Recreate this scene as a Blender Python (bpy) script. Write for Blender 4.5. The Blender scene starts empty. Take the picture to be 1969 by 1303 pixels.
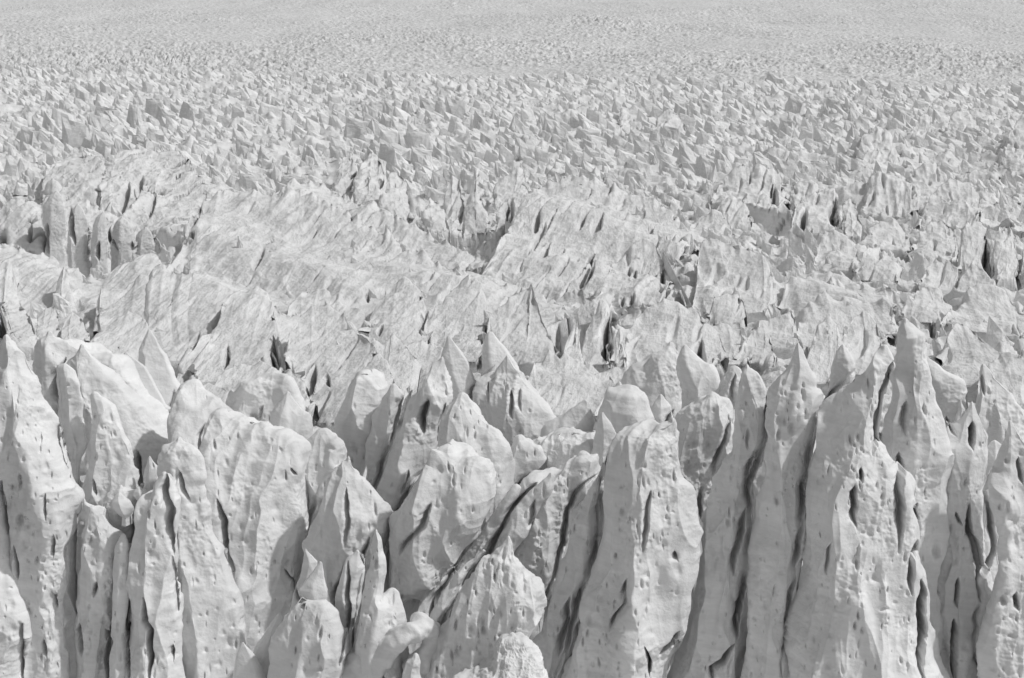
import bpy, bmesh, math, random
import numpy as np
from mathutils import Vector

C = bpy.context.scene.collection
scene = bpy.context.scene

# ------------------------------------------------------------------ camera
W0, H0 = 1969.0, 1303.0
FPX = 3674.0                      # focal length in photo pixels
CAM_Z = 54.0                      # metres above the mean ice surface
ALPHA = math.atan((H0 / 2 + 60.0) / FPX)
cam_d = bpy.data.cameras.new('camera')
cam_d.sensor_width = 36.0
cam_d.lens = 36.0 * FPX / W0
cam_d.clip_start = 1.0
cam_d.clip_end = 30000.0
cam = bpy.data.objects.new('camera', cam_d)
C.objects.link(cam)
cam.location = (0, 0, CAM_Z)
cam.rotation_euler = (math.pi / 2 - ALPHA, 0, 0)
scene.camera = cam

# ------------------------------------------------------------------ light
SUN_EL = math.radians(52)
SUN_AZ = math.radians(96)         # measured from +Y (view direction) towards +X (right)
world = bpy.data.worlds.new('World')
scene.world = world
world.use_nodes = True
nt = world.node_tree
bg = nt.nodes['Background']
sky = nt.nodes.new('ShaderNodeTexSky')
sky.sky_type = 'NISHITA'
sky.sun_disc = False
sky.sun_elevation = SUN_EL
sky.sun_rotation = SUN_AZ
bw = nt.nodes.new('ShaderNodeRGBToBW')      # the photograph is black and white
nt.links.new(sky.outputs[0], bw.inputs[0])
nt.links.new(bw.outputs[0], bg.inputs[0])
bg.inputs[1].default_value = 0.15
sun_d = bpy.data.lights.new('sun', 'SUN')
sun_d.energy = 2.5
sun_d.angle = math.radians(2.0)
sun_d.color = (1.0, 1.0, 1.0)
sun = bpy.data.objects.new('sun', sun_d)
C.objects.link(sun)
sdir = Vector((math.sin(SUN_AZ) * math.cos(SUN_EL), math.cos(SUN_AZ) * math.cos(SUN_EL), math.sin(SUN_EL)))
sun.rotation_euler = sdir.to_track_quat('Z', 'Y').to_euler()
sun.location = (200, 100, 300)
vs = scene.view_settings
vs.view_transform = 'Standard'
vs.look = 'None'
vs.exposure = -0.15
vs.gamma = 1.0
scene.cycles.max_bounces = 8
scene.cycles.diffuse_bounces = 4

# ------------------------------------------------------------------ pixel <-> place
ca, sa = math.cos(ALPHA), math.sin(ALPHA)

def ray(px, py):
    cx = (np.asarray(px, float) - W0 / 2) / FPX
    cy = (H0 / 2 - np.asarray(py, float)) / FPX
    return cx, ca + cy * sa, -sa + cy * ca

def at(px, py, d):
    """world point seen at photo pixel (px, py) at distance d along Y"""
    x, y, z = ray(px, py)
    t = d / y
    return x * t, np.zeros_like(x) + d, CAM_Z + z * t

def project(x, y, z):
    zz = z - CAM_Z
    f = y * ca - zz * sa
    u = y * sa + zz * ca
    return W0 / 2 + FPX * x / f, H0 / 2 - FPX * u / f

# ------------------------------------------------------------------ noise
_rs = np.random.RandomState(7)
_perm = _rs.permutation(4096).astype(np.int32)
_g = _rs.normal(size=(4096, 3)).astype(np.float32)
_g /= np.linalg.norm(_g, axis=1)[:, None]

def noise3(x, y, z):
    x = np.asarray(x, np.float32); y = np.asarray(y, np.float32); z = np.asarray(z, np.float32)
    xi = np.floor(x).astype(np.int32); yi = np.floor(y).astype(np.int32); zi = np.floor(z).astype(np.int32)
    xf = x - xi; yf = y - yi; zf = z - zi
    u = xf * xf * xf * (xf * (xf * 6 - 15) + 10)
    v = yf * yf * yf * (yf * (yf * 6 - 15) + 10)
    w = zf * zf * zf * (zf * (zf * 6 - 15) + 10)
    out = 0
    for dx in (0, 1):
        px = _perm[(xi + dx) & 4095]
        wx = u if dx else 1 - u
        for dy in (0, 1):
            py = _perm[(px + yi + dy) & 4095]
            wy = wx * (v if dy else 1 - v)
            for dz in (0, 1):
                h = _perm[(py + zi + dz) & 4095]
                g = _g[h]
                d = g[..., 0] * (xf - dx) + g[..., 1] * (yf - dy) + g[..., 2] * (zf - dz)
                out = out + d * wy * (w if dz else 1 - w)
    return out * 1.6

def fbm(x, y, z, o=3, gain=.5):
    a, s, t = 1.0, 0, 0
    for i in range(o):
        s = s + a * noise3(x * 2 ** i + 17.3 * i, y * 2 ** i + 5.1 * i, z * 2 ** i + 9.7 * i)
        t += a; a *= gain
    return s / t

def ridged(x, y, z, o=3, gain=.5):
    a, s, t = 1.0, 0, 0
    for i in range(o):
        s = s + a * (1 - 2 * np.abs(noise3(x * 2 ** i + 31.3 * i, y * 2 ** i + 2.1 * i, z * 2 ** i + 7.7 * i)))
        t += a; a *= gain
    return s / t

def bowls(x, y, seed=0, jit=.95):
    """squared distance to the nearest of scattered points: smooth bowls meeting in sharp edges"""
    xi = np.floor(x).astype(np.int32); yi = np.floor(y).astype(np.int32)
    best = np.full(x.shape, 9.0, np.float32)
    for dx in (-1, 0, 1):
        for dy in (-1, 0, 1):
            h = _perm[(_perm[(xi + dx + seed * 13) & 4095] + yi + dy) & 4095]
            g = _g[h]
            ex = xi + dx + .5 + .5 * jit * np.clip(g[..., 0] * 1.4, -1, 1) - x
            ey = yi + dy + .5 + .5 * jit * np.clip(g[..., 1] * 1.4, -1, 1) - y
            best = np.minimum(best, ex * ex + ey * ey)
    return best

# ------------------------------------------------------------------ mesh helpers
def mesh_from(name, V, F):
    """V (n,3), F (m,4) quads"""
    me = bpy.data.meshes.new(name)
    V = np.ascontiguousarray(V, np.float32); F = np.ascontiguousarray(F, np.int32)
    k = F.shape[1]
    me.vertices.add(len(V)); me.vertices.foreach_set('co', V.ravel())
    me.loops.add(F.size); me.loops.foreach_set('vertex_index', F.ravel())
    me.polygons.add(len(F))
    me.polygons.foreach_set('loop_start', np.arange(0, F.size, k, dtype=np.int32))
    me.polygons.foreach_set('loop_total', np.full(len(F), k, np.int32))
    me.polygons.foreach_set('use_smooth', np.ones(len(F), bool))
    me.update(calc_edges=True)
    return me

def grid_faces(n, m, wrap):
    i = np.arange(n - 1)[:, None]; j = np.arange(m if wrap else m - 1)[None, :]
    a = i * m + j; b = i * m + (j + 1) % m
    return np.stack([a, a + m, b + m, b], -1).reshape(-1, 4)

def grid_normals(P, wrap):
    if wrap:
        du = np.roll(P, -1, 1) - np.roll(P, 1, 1)
    else:
        du = np.gradient(P, axis=1)
    dv = np.gradient(P, axis=0)
    n = np.cross(du, dv)
    return n / np.maximum(np.linalg.norm(n, axis=-1, keepdims=True), 1e-9)

def place(name, V, F, mat, label=None, cat=None, group=None, kind=None):
    """one mesh object whose origin stands at the middle of its base"""
    V = V.reshape(-1, 3)
    org = np.array([(V[:, 0].min() + V[:, 0].max()) / 2, (V[:, 1].min() + V[:, 1].max()) / 2, V[:, 2].min()]) if kind != 'structure' else np.zeros(3)
    me = mesh_from(name, V - org, F)
    me.materials.append(mat)
    o = bpy.data.objects.new(name, me)
    o.location = org
    C.objects.link(o)
    if label: o['label'] = label
    if cat: o['category'] = cat
    if group: o['group'] = group
    if kind: o['kind'] = kind
    return o

def smooth1(a, k, wrap=False):
    if k < 1: return a
    r = int(3 * k)
    w = np.exp(-.5 * (np.arange(-r, r + 1) / k) ** 2); w /= w.sum()
    ap = np.concatenate([a[-r:], a, a[:r]], 0) if wrap else np.concatenate([np.repeat(a[:1], r, 0), a, np.repeat(a[-1:], r, 0)], 0)
    out = 0
    for i, wi in enumerate(w):
        out = out + wi * ap[i:i + len(a)]
    return out

# ------------------------------------------------------------------ material
def ice_material(name, streak=0.0, fine=6.0, amt=.06, big=1.2, amt2=.12, lo=.80, hi=.90, scallop=0.0):
    m = bpy.data.materials.new(name); m.use_nodes = True
    t = m.node_tree; N = t.nodes; L = t.links
    b = N['Principled BSDF']
    b.inputs['Roughness'].default_value = .62
    b.inputs['Specular IOR Level'].default_value = .18
    geo = N.new('ShaderNodeNewGeometry')
    def noise(scale, detail, rough, vec, sc=None, rot=None):
        mp = N.new('ShaderNodeMapping'); mp.vector_type = 'TEXTURE'   # turn first, then stretch
        if sc: sc = tuple(1 / q for q in sc)
        if rot: mp.inputs['Rotation'].default_value = rot
        if sc: mp.inputs['Scale'].default_value = sc
        L.new(vec, mp.inputs[0])
        n = N.new('ShaderNodeTexNoise'); n.inputs['Scale'].default_value = scale
        n.inputs['Detail'].default_value = detail; n.inputs['Roughness'].default_value = rough
        L.new(mp.outputs[0], n.inputs['Vector'])
        return n.outputs['Fac']
    pos = geo.outputs['Position']
    n1 = noise(fine, 5, .62, pos)
    n2 = noise(big, 4, .55, pos, sc=(1, 1, 1.3))
    # layering: gently tilted bands of dirtier ice
    n3 = noise(.9, 5, .6, pos, sc=(.25, .25, 3.2), rot=(0, math.radians(8), 0))
    # dirt patches
    n4 = noise(.22, 4, .6, pos)
    mix = N.new('ShaderNodeMath'); mix.operation = 'MULTIPLY_ADD'; L.new(n3, mix.inputs[0]); mix.inputs[1].default_value = .6; L.new(n4, mix.inputs[2])
    ramp = N.new('ShaderNodeMapRange'); ramp.inputs[1].default_value = .55; ramp.inputs[2].default_value = 1.05
    ramp.inputs[3].default_value = hi; ramp.inputs[4].default_value = lo
    L.new(mix.outputs[0], ramp.inputs[0])
    comb = N.new('ShaderNodeCombineColor')
    for i in range(3): L.new(ramp.outputs[0], comb.inputs[i])
    L.new(comb.outputs[0], b.inputs['Base Color'])
    bump = N.new('ShaderNodeBump'); bump.inputs['Distance'].default_value = amt; L.new(n1, bump.inputs['Height'])
    bump2 = N.new('ShaderNodeBump'); bump2.inputs['Distance'].default_value = amt2; L.new(n2, bump2.inputs['Height'])
    L.new(bump.outputs[0], bump2.inputs['Normal'])
    last = bump2
    if streak:
        n5 = noise(.9, 5, .6, pos, sc=(3.0, .6, .3), rot=(0, math.radians(38), 0))
        b3 = N.new('ShaderNodeBump'); b3.inputs['Distance'].default_value = streak; L.new(n5, b3.inputs['Height'])
        L.new(last.outputs[0], b3.inputs['Normal']); last = b3
    L.new(last.outputs[0], b.inputs['Normal'])
    return m

M_NEAR = ice_material('weathered_ice', fine=5.5, amt=.028, big=1.1, amt2=.10, lo=.62, hi=.80)
M_MID = ice_material('streaked_ice', streak=.24, fine=2.0, amt=.12, big=.6, amt2=.25, lo=.58, hi=.78)
M_FAR = ice_material('far_ice', streak=.3, fine=.9, amt=.3, big=.3, amt2=.5, lo=.68, hi=.86)

# ------------------------------------------------------------------ grooves and pits cut into the near ice (photo pixels)
from bisect import bisect
def seg_dist(px, py, pts):
    """signed distance (left negative) and parameter 0..1 along polyline running downwards"""
    best = np.full(px.shape, 1e9); sgn = np.zeros(px.shape); par = np.zeros(px.shape)
    n = len(pts) - 1
    for i in range(n):
        ax, ay = pts[i]; bx, by = pts[i + 1]
        dx, dy = bx - ax, by - ay; l2 = dx * dx + dy * dy
        t = np.clip(((px - ax) * dx + (py - ay) * dy) / l2, 0, 1)
        qx, qy = px - (ax + t * dx), py - (ay + t * dy)
        dd = np.hypot(qx, qy)
        k = dd < best
        best = np.where(k, dd, best); sgn = np.where(k, np.sign(dx * qy * -1 + dy * qx), sgn)
        par = np.where(k, (i + t) / n, par)
    return best * np.where(sgn == 0, 1, sgn), par

def carve(P, items, pits, push=(1.0, 0.0), fat=1.0):
    """push the front surface back (+Y) along grooves and pits"""
    px, py = project(P[..., 0], P[..., 1], P[..., 2])
    add = np.zeros(px.shape)
    x0, x1, y0, y1 = px.min(), px.max(), py.min(), py.max()
    for pts, w, dep in items:
        xs = [p[0] for p in pts]; ys = [p[1] for p in pts]
        if max(xs) + 4 * w < x0 or min(xs) - 4 * w > x1 or max(ys) + w < y0 or min(ys) - w > y1: continue
        m = (px > min(xs) - 4 * w) & (px < max(xs) + 4 * w) & (py > min(ys) - w) & (py < max(ys) + w)
        if not m.any(): continue
        wob = noise3(px[m] * 0 + pts[0][0] * .37, py[m] * .028, py[m] * 0) * w * .55 + noise3(px[m] * 0 + pts[0][0] * .37, py[m] * .11, py[m] * 0) * w * .12
        s, t = seg_dist(px[m] + wob, py[m], pts)
        ends = np.clip(np.minimum(t, 1 - t) * 4 + .06, 0, 1) ** .7
        ww = w * .55 * fat * (.25 + .75 * ends)
        if len(pts) > 6 or dep < 0: ends = ends * np.clip(.62 + 1.5 * noise3(py[m] / 75, py[m] * 0 + pts[0][0] * .7, py[m] * 0), .12, 1)
        prof = np.where(s < 0, np.exp(-(s / (ww * 1.25)) ** 2), np.exp(-(s / (ww * .32)) ** 2))
        add[m] = np.maximum(add[m], abs(dep) * prof * ends)
    for cx, cy, a, b, dep, til in pits:
        if cx + 2 * a < x0 or cx - 2 * a > x1 or cy + 2 * b < y0 or cy - 2 * b > y1: continue
        m = (np.abs(px - cx) < 3 * a + b * abs(til)) & (np.abs(py - cy) < 2.2 * b)
        if not m.any(): continue
        u = (px[m] - cx + (py[m] - cy) * til) / a; v = (py[m] - cy) / b
        v = np.where(v > 0, v * 1.5, v * .8)
        add[m] += dep * np.exp(-(u * u + v * v) ** 1.3)
    P[..., 1] += add * push[0]; P[..., 2] += add * push[1]
    return P

# ------------------------------------------------------------------ builders
def spire(rows, d, r=.5, kf=.8, kb=1.5, rough=1.0, soft=.03, down=6.0, res=.8, seed=0, grooves=(), edges=(), pits=(), pit_n=0, lean=.14, crumb=0.0, flute=1.0, tipk=1.0, chip=0.0):
    """a pinnacle or fin lofted from its outline: rows of (photo y, left x, right x[, crest position 0..1]) from the tip down;
    every level gets a rounded faceted cross-section with real depth before and behind"""
    rnd = np.random.RandomState(seed + 11)
    R = np.array([(a[0], a[1], a[2], a[3] if len(a) > 3 else r) for a in rows], float)
    hpx = R[-1, 0] - R[0, 0]
    # arclength parametrisation so that shoulders stay well sampled
    seg = np.hypot(np.diff(R[:, 0]), .5 * np.maximum(np.abs(np.diff(R[:, 1])), np.abs(np.diff(R[:, 2]))))
    s = np.concatenate([[0], np.cumsum(seg)])
    n = int(max(30, s[-1] * res * 1.1))
    t = np.linspace(0, s[-1], n)
    Q = np.stack([np.interp(t, s, R[:, i]) for i in range(4)], 1)
    Q = smooth1(Q, max(1.0, n * .005))
    jag = noise3(Q[:, 0] / 60, Q[:, 0] * 0 + seed, 0 * Q[:, 0]) * .08 + noise3(Q[:, 0] / 21, Q[:, 0] * 0 + seed + .5, 0 * Q[:, 0]) * .03
    jag2 = noise3(Q[:, 0] / 55, Q[:, 0] * 0 + seed + 7.7, 0 * Q[:, 0]) * .08 + noise3(Q[:, 0] / 19, Q[:, 0] * 0 + seed + 3.5, 0 * Q[:, 0]) * .03
    wd = np.minimum(Q[:, 2] - Q[:, 1], 70)
    Q[:, 1] += jag * wd; Q[:, 2] += jag2 * wd
    Q[0] = [R[0, 0], *Q[0, 1:]]
    lx, _, lz = at(Q[:, 1], Q[:, 0], d)
    rx, _, rz = at(Q[:, 2], Q[:, 0], d)
    cz = (lz + rz) / 2; cx = (lx + rx) / 2; w = (rx - lx) / 2
    # foot below the traced part
    nf = 14
    k = np.arange(1, nf + 1) / nf
    if down > 3.5: down = max(down, cz[-1] + 5 - 60 * 0) if d < 150 else down
    cz = np.concatenate([cz, cz[-1] - down * k]); cx = np.concatenate([cx, cx[-1] + 0 * k]); w = np.concatenate([w, w[-1] * (1 + .12 * k)])
    rr = np.concatenate([Q[:, 3], np.repeat(Q[-1, 3], nf)])
    # closed tip
    tip = np.array([0.0, .45, .75])
    w0 = w[0]; dz = min(w0, .35) * tipk
    cz = np.concatenate([cz[0] + dz * np.array([1, .8, .45]), cz]); cx = np.concatenate([np.repeat(cx[0], 3), cx]); w = np.concatenate([w0 * tip, w]); rr = np.concatenate([np.repeat(rr[0], 3), rr])
    n = len(w)
    wpx = (R[:, 2] - R[:, 1]).max()
    mf = int(max(26, wpx * res * 1.25)); mb = max(12, mf // 4)
    ws = smooth1(w, n * .05)
    P = np.zeros((n, mf + mb, 3))
    # cross-section: left, front crest, right, back
    tf = np.linspace(-1, 1, mf); tb = np.linspace(1, -1, mb + 2)[1:-1]
    rp = np.clip(2 * rr - 1, -.85, .85)[:, None]
    rp = rp + .12 * noise3(cz[:, None] * .25, np.full_like(cz[:, None], seed * 3.7), 0 * cz[:, None])
    rp = np.clip(rp, -.88, .88)
    F = np.where(tf[None, :] < rp, (tf[None, :] + 1) / (rp + 1), (1 - tf[None, :]) / (1 - rp))
    F = .5 * F + .5 * np.clip(F, 0, 1) ** .42
    Bk = np.sqrt(np.clip(1 - tb ** 2, 0, 1))[None, :] * np.ones((n, 1))
    sx = np.concatenate([np.broadcast_to(tf, (n, mf)), np.broadcast_to(tb, (n, mb))], 1)
    sy = np.concatenate([-kf * F, kb * Bk], 1)
    kk = max(1, mf * soft)
    sy = smooth1(sy.T.copy(), kk, True).T
    thick = .5 * w + .5 * np.minimum(ws, w * 2.0)
    P[..., 0] = cx[:, None] + w[:, None] * sx
    P[..., 1] = d + thick[:, None] * sy
    h = np.clip((cz[0] - cz) / max(cz[0] - cz[-1], 1e-3), 0, 1)
    P[..., 1] -= (lean * h * (cz[0] - cz[-1]))[:, None] 
    P[..., 2] = cz[:, None]
    # relief
    Nn = grid_normals(P, True)
    # orient normals outward
    out = P - np.stack([cx, np.full(n, d), cz], 1)[:, None, :]
    sg = np.sign((Nn[..., :2] * out[..., :2]).sum(-1).mean())
    Nn = Nn * (sg if sg else 1)
    x, y, z = P[..., 0], P[..., 1], P[..., 2]
    sc = d / 120.0
    o = seed * 13.1
    env = np.clip(w / (.9 * sc), .12, 1)[:, None]
    disp = .55 * fbm(x / (3.2 * sc) + o, y / (3.2 * sc), z / (6.5 * sc), 3)
    wx = x - y * .55 + .5 * sc * fbm(x / 2.5 - o, y / 2.5, z / 4, 2) * 1.6
    disp = disp + flute * 1.15 * (bowls(wx / (1.9 * sc) + o, z / (6.5 * sc) + .07 * wx, seed) - .25)
    disp = disp + flute * .26 * (bowls(wx / (.8 * sc) + o, z / (3.2 * sc) + .2 * wx, seed + 5) - .25)
    disp = disp + .045 * fbm(x / .7 + o, y / .7, z / .9, 3, .5)
    # scallops: small shallow cups, in patches
    pat = np.clip(noise3(x / 2.6 - o, y / 2.6, z / 2.6) + .15, 0, .6)
    disp = disp + .09 * pat * fbm(x / .45 + o, y / .45, z / .4, 2) * 2
    if crumb:
        disp = disp + crumb * ridged(x / 1.1 + o, y / 1.1, z / 1.1, 4, .6)
    if chip:
        disp = disp + chip * np.abs(fbm(x / (2.2 * sc) - o, y / (2.2 * sc), z / (2.2 * sc), 2)) * -1.0
    P = P + Nn * (disp * env * rough)[..., None] * sc
    knap = np.exp(-np.maximum(cz[0] - cz, 0) / (1.6 * sc))[:, None] * env
    P = P + Nn * (knap * .32 * (bowls(x / (.9 * sc) + o, z / (1.1 * sc) + x * .3, seed + 17) - .3))[..., None] * sc * rough
    # snap tip to one point
    P[0, :, :] = P[0].mean(0)
    # pits on the front only
    pl = list(pits)
    for _ in range(int(pit_n * 1.6)):
        q = rnd.randint(int(len(Q) * .12), len(Q)); a, b = Q[q, 1], Q[q, 2]
        cxp = a + (b - a) * rnd.uniform(.12, .9); sz = rnd.rand() ** 3
        if rnd.rand() < .55:      # small slit or hole
            pa = 1.3 + 1.8 * sz; pb = pa * rnd.uniform(1.2, 4.5); dp = .05 * pa + .03 * pb * rnd.rand()
        else:                     # shallow dimple
            pa = 3 + 7 * sz; pb = pa * rnd.uniform(.8, 2.2); dp = rnd.uniform(.04, .14) + .01 * pa
        pl.append((cxp, Q[q, 0], pa, pb, dp, rnd.uniform(-.15, .15)))
    front = P[:, :mf].copy()
    P[:, :mf] = carve(front, list(grooves) + list(edges), pl)
    return P, grid_faces(n, mf + mb, True)

def tube(path, seed=0, res=.6, rough=1.0):
    """a curled lip or log of ice swept along photo points (x, y, distance, radius in photo pixels)"""
    A = np.array(path, float); n = int(np.hypot(np.diff(A[:, 0]), np.diff(A[:, 1])).sum() * res) + 12
    t = np.linspace(0, len(A) - 1, n); A = np.stack([smooth1(np.interp(t, np.arange(len(A)), A[:, k]), n * .05) for k in range(4)], 1)
    x, y, z = at(A[:, 0], A[:, 1], A[:, 2]); r = A[:, 3] * A[:, 2] / FPX
    r = r * np.clip(np.minimum(np.arange(n), np.arange(n)[::-1]) / 8.0, 0, 1) ** .5
    c = np.stack([x, y, z], 1); tg = np.gradient(c, axis=0); tg /= np.linalg.norm(tg, axis=1)[:, None]
    s1 = np.cross(tg, np.array([0, 1.0, 0])); s1 /= np.linalg.norm(s1, axis=1)[:, None]; s2 = np.cross(tg, s1)
    m = 48; an = np.linspace(0, 2 * np.pi, m, endpoint=False)
    P = c[:, None] + r[:, None, None] * (np.cos(an)[None, :, None] * s1[:, None] + 1.3 * np.sin(an)[None, :, None] * s2[:, None])
    dr = (P - c[:, None]); dr /= np.maximum(np.linalg.norm(dr, axis=-1, keepdims=True), 1e-6)
    X, Y, Z = P[..., 0] + seed, P[..., 1], P[..., 2]
    dsp = .35 * fbm(X / 1.8, Y / 1.8, Z / 1.8, 3) + .25 * (bowls(X / 1.3 + Y, Z / 1.2, seed) - .3)
    P = P + dr * (dsp * rough * np.clip(r / .6, 0, 1)[:, None])[..., None]
    return P, grid_faces(n, m, True)

def swell(x, y):
    """long waves of the ice running from the far left towards the near right"""
    al = -.39 * x + .92 * y; ac = .92 * x + .39 * y
    e = np.clip((y - 190) / 60, 0, 1) * np.clip((620 - y) / 100, 0, 1)
    return e * (2.6 * noise3(ac / 17 + 2.3, al / 75, 0 * x + 5) + 1.0 * noise3(ac / 8, al / 30, 0 * x + 8))

def ridge(crest, ybot, d=None, run=.6, thick=5.0, yaw=0.0, seed=0, serr=.25, relief=.5, res=.55, streak=.55, sang=52, grooves=(), bot=None, cap=None, bulge=.15, cut=0.0, smooth=0.0, chips=1.0):
    """a broad ridge or slab: its crest line, a front face sloping towards the camera down to photo row ybot, and a steep back"""
    c = np.array(crest, float)
    seg = np.hypot(np.diff(c[:, 0]), np.diff(c[:, 1])); s = np.concatenate([[0], np.cumsum(seg)])
    n = int(max(26, s[-1] * res)); t = np.linspace(0, s[-1], n)
    cx = np.interp(t, s, c[:, 0]); cy = np.interp(t, s, c[:, 1])
    if smooth: cx = smooth1(cx, smooth); cy = smooth1(cy, smooth)
    u = np.linspace(0, 1, n)
    if bot is None: bx = np.linspace(c[0, 0], c[-1, 0], n)
    else: bx = np.linspace(bot[0], bot[1], n)
    by = np.full(n, float(ybot))
    if d is None: d = float(D_of(ybot)) 
    hh = (ybot - c[:, 1].min()) * d / FPX
    dc = d + np.minimum(.52, run * .52) * np.maximum(D_of(cy) - d, 0) + .25 * run * (ybot - cy) * d / FPX + yaw * .3 * (u - .5)
    dc = smooth1(dc, n * .02)
    X, Y, Z = at(cx, cy, dc)
    X2, Y2, Z2 = at(bx, np.maximum(by, cy + 2), d + yaw * (u - .5))
    m = int(max(16, (ybot - c[:, 1].min()) * res)); v = np.linspace(0, 1, m)[:, None]
    shape = v
    ends = np.clip(np.minimum(u, 1 - u) * 6, 0, 1) ** .6
    Fx = X + (X2 - X) * v; Fz = Z + (Z2 - Z) * shape
    Fy = Y + (Y2 - Y) * (v + bulge * np.sin(np.pi * v)) * ends
    mb = max(8, m // 3); vb = np.linspace(1, 0, mb + 1)[:-1][:, None]
    Bx = X + 0 * vb; Bz = Z + (Z2 - 2 - Z) * vb ** .8; By = Y + thick * vb ** 1.0 * (.15 + .85 * ends)
    # foot
    vf = np.linspace(0, 1, 7)[1:, None]
    Gx = X2 + 0 * vf; Gy = Y2 - .3 * vf; Gz = Z2 - 6 * vf
    P = np.concatenate([np.stack([Bx, By, Bz], -1), np.stack([Fx, Fy, Fz], -1), np.stack([Gx, Gy, Gz], -1)], 0)
    Nn = grid_normals(P, False)
    if Nn[mb + m // 2, :, 1].mean() > 0: Nn = -Nn
    x, y, z = P[..., 0], P[..., 1], P[..., 2]
    sc = d / 300.0; o = seed * 7.3
    a = math.radians(sang)
    sl = z + .2 * y                                              # foliation planes dip away from the viewer
    xr = x * math.cos(a) + sl * math.sin(a); zr = -x * math.sin(a) + sl * math.cos(a)   # xr runs along the streaks
    pt = np.clip(.75 + 1.3 * fbm(x / 8 - o, sl / 8, 0 * x + 2, 2), .08, 1.3)            # streaks come and go
    zr = zr * 1.0
    disp = relief * 1.3 * fbm(x / 9 + o, y / 9, z / 9, 3)
    wz = zr + .8 * fbm(xr / 6 + o, zr / 3, 0 * xr, 2)
    disp = disp + streak * 1.9 * pt * (bowls(xr / 8 + o, wz / 3.1, seed) - .25)
    disp = disp + streak * .75 * pt * (bowls(xr / 3.2 + o, wz / 1.0, seed + 4) - .25)
    disp = disp + .22 * (1.3 - pt) * (bowls(x / 1.7 + o, sl / 1.5, seed + 6) - .25)
    al = -.39 * (x + 1.5 * fbm(x / 6 - o, y / 9, 0 * x, 2)) + .92 * y; ac = .92 * x + .39 * y
    disp = disp + .95 * relief * (bowls(ac / 4.2 + o, al / 11, seed + 31) - .3) + .28 * (bowls(ac / 1.5 - o, al / 3.6, seed + 33) - .3)
    if True:
        q = noise3(xr / 5.0 + o, 0 * xr + seed, wz / 1.15 + 3)
        disp = disp - (cut + .28) * np.clip(q - .36, 0, .3) * 9
    disp = disp + .18 * fbm(x / 1.3 + o, y / 1.3, z / 1.3, 3, .6)
    top = np.exp(-np.abs(np.arange(P.shape[0]) - mb) / min(m * .10, 5.0))[:, None]
    P = P + Nn * (disp * np.minimum(sc, 1.4) * (1 - .4 * top))[..., None]
    # broken saw-toothed crest: asymmetric teeth, steep on the left
    def saw(q):
        i = np.floor(q); f = q - i
        hgt = .5 + .5 * np.sin(i * 78.233 + o * 3.1) 
        return hgt * np.where(f < .3, f / .3, (1 - f) / .7)
    q = X + 1.2 * noise3(X / 3 + o, 0 * X, 0 * X)
    sr = 1.3 * saw(q / 3.1 + o) + .7 * saw(q / 1.37 - o)
    P[..., 2] += (serr * sr * 2.0 - serr)[None, :] * top
    P[..., 2] += swell(P[..., 0], P[..., 1])
    if grooves: P[mb:] = carve(P[mb:].copy(), grooves, (), (.55, -.8), 1.7)
    Fq = grid_faces(P.shape[0], n, False)
    Ft = np.concatenate([Fq[:, [0, 1, 2]], Fq[:, [0, 2, 3]]])
    V = [P.reshape(-1, 3)]; FF = [Ft]; off = len(V[0]); ns = len(Ft)
    # splinters and small wedges breaking the crest, the sides and the foot
    rnd = np.random.RandomState(seed + 77)
    wid = abs(X[-1] - X[0]); nch = int(chips * wid * .45)
    for k in range(nch):
        w_ = rnd.rand()
        if w_ < .5: j = rnd.randint(n); i = mb + rnd.randint(-1, 3)
        elif w_ < .75: j = rnd.choice([rnd.randint(max(1, n // 8)), n - 1 - rnd.randint(max(1, n // 8))]); i = mb + rnd.randint(m)
        else: j = rnd.randint(n); i = mb + m - 1 - rnd.randint(max(1, m // 4))
        p = P[i, j]; q = rnd.rand() ** 2
        s_ = (.5 + 1.9 * q) * min(1.3, d / 300) 
        Vp, Fp = CHIPS[rnd.randint(len(CHIPS))]
        rz = rnd.normal(-.35, .35); a_, b_ = math.cos(rz), math.sin(rz); hh_ = s_ * rnd.uniform(.5, 1.1)
        xx = Vp[:, 0] * s_ ; yy = Vp[:, 1] * s_ * 1.2; z_ = Vp[:, 2] * hh_; xx = xx - .15 * z_
        V.append(np.stack([xx * a_ - yy * b_ + p[0], xx * b_ + yy * a_ + p[1] + .2 * s_, z_ + p[2] - .25 * hh_], 1)); FF.append(Fp + off); off += len(Vp)
    F_ = np.concatenate(FF)
    return np.concatenate(V), F_, ns

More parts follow.
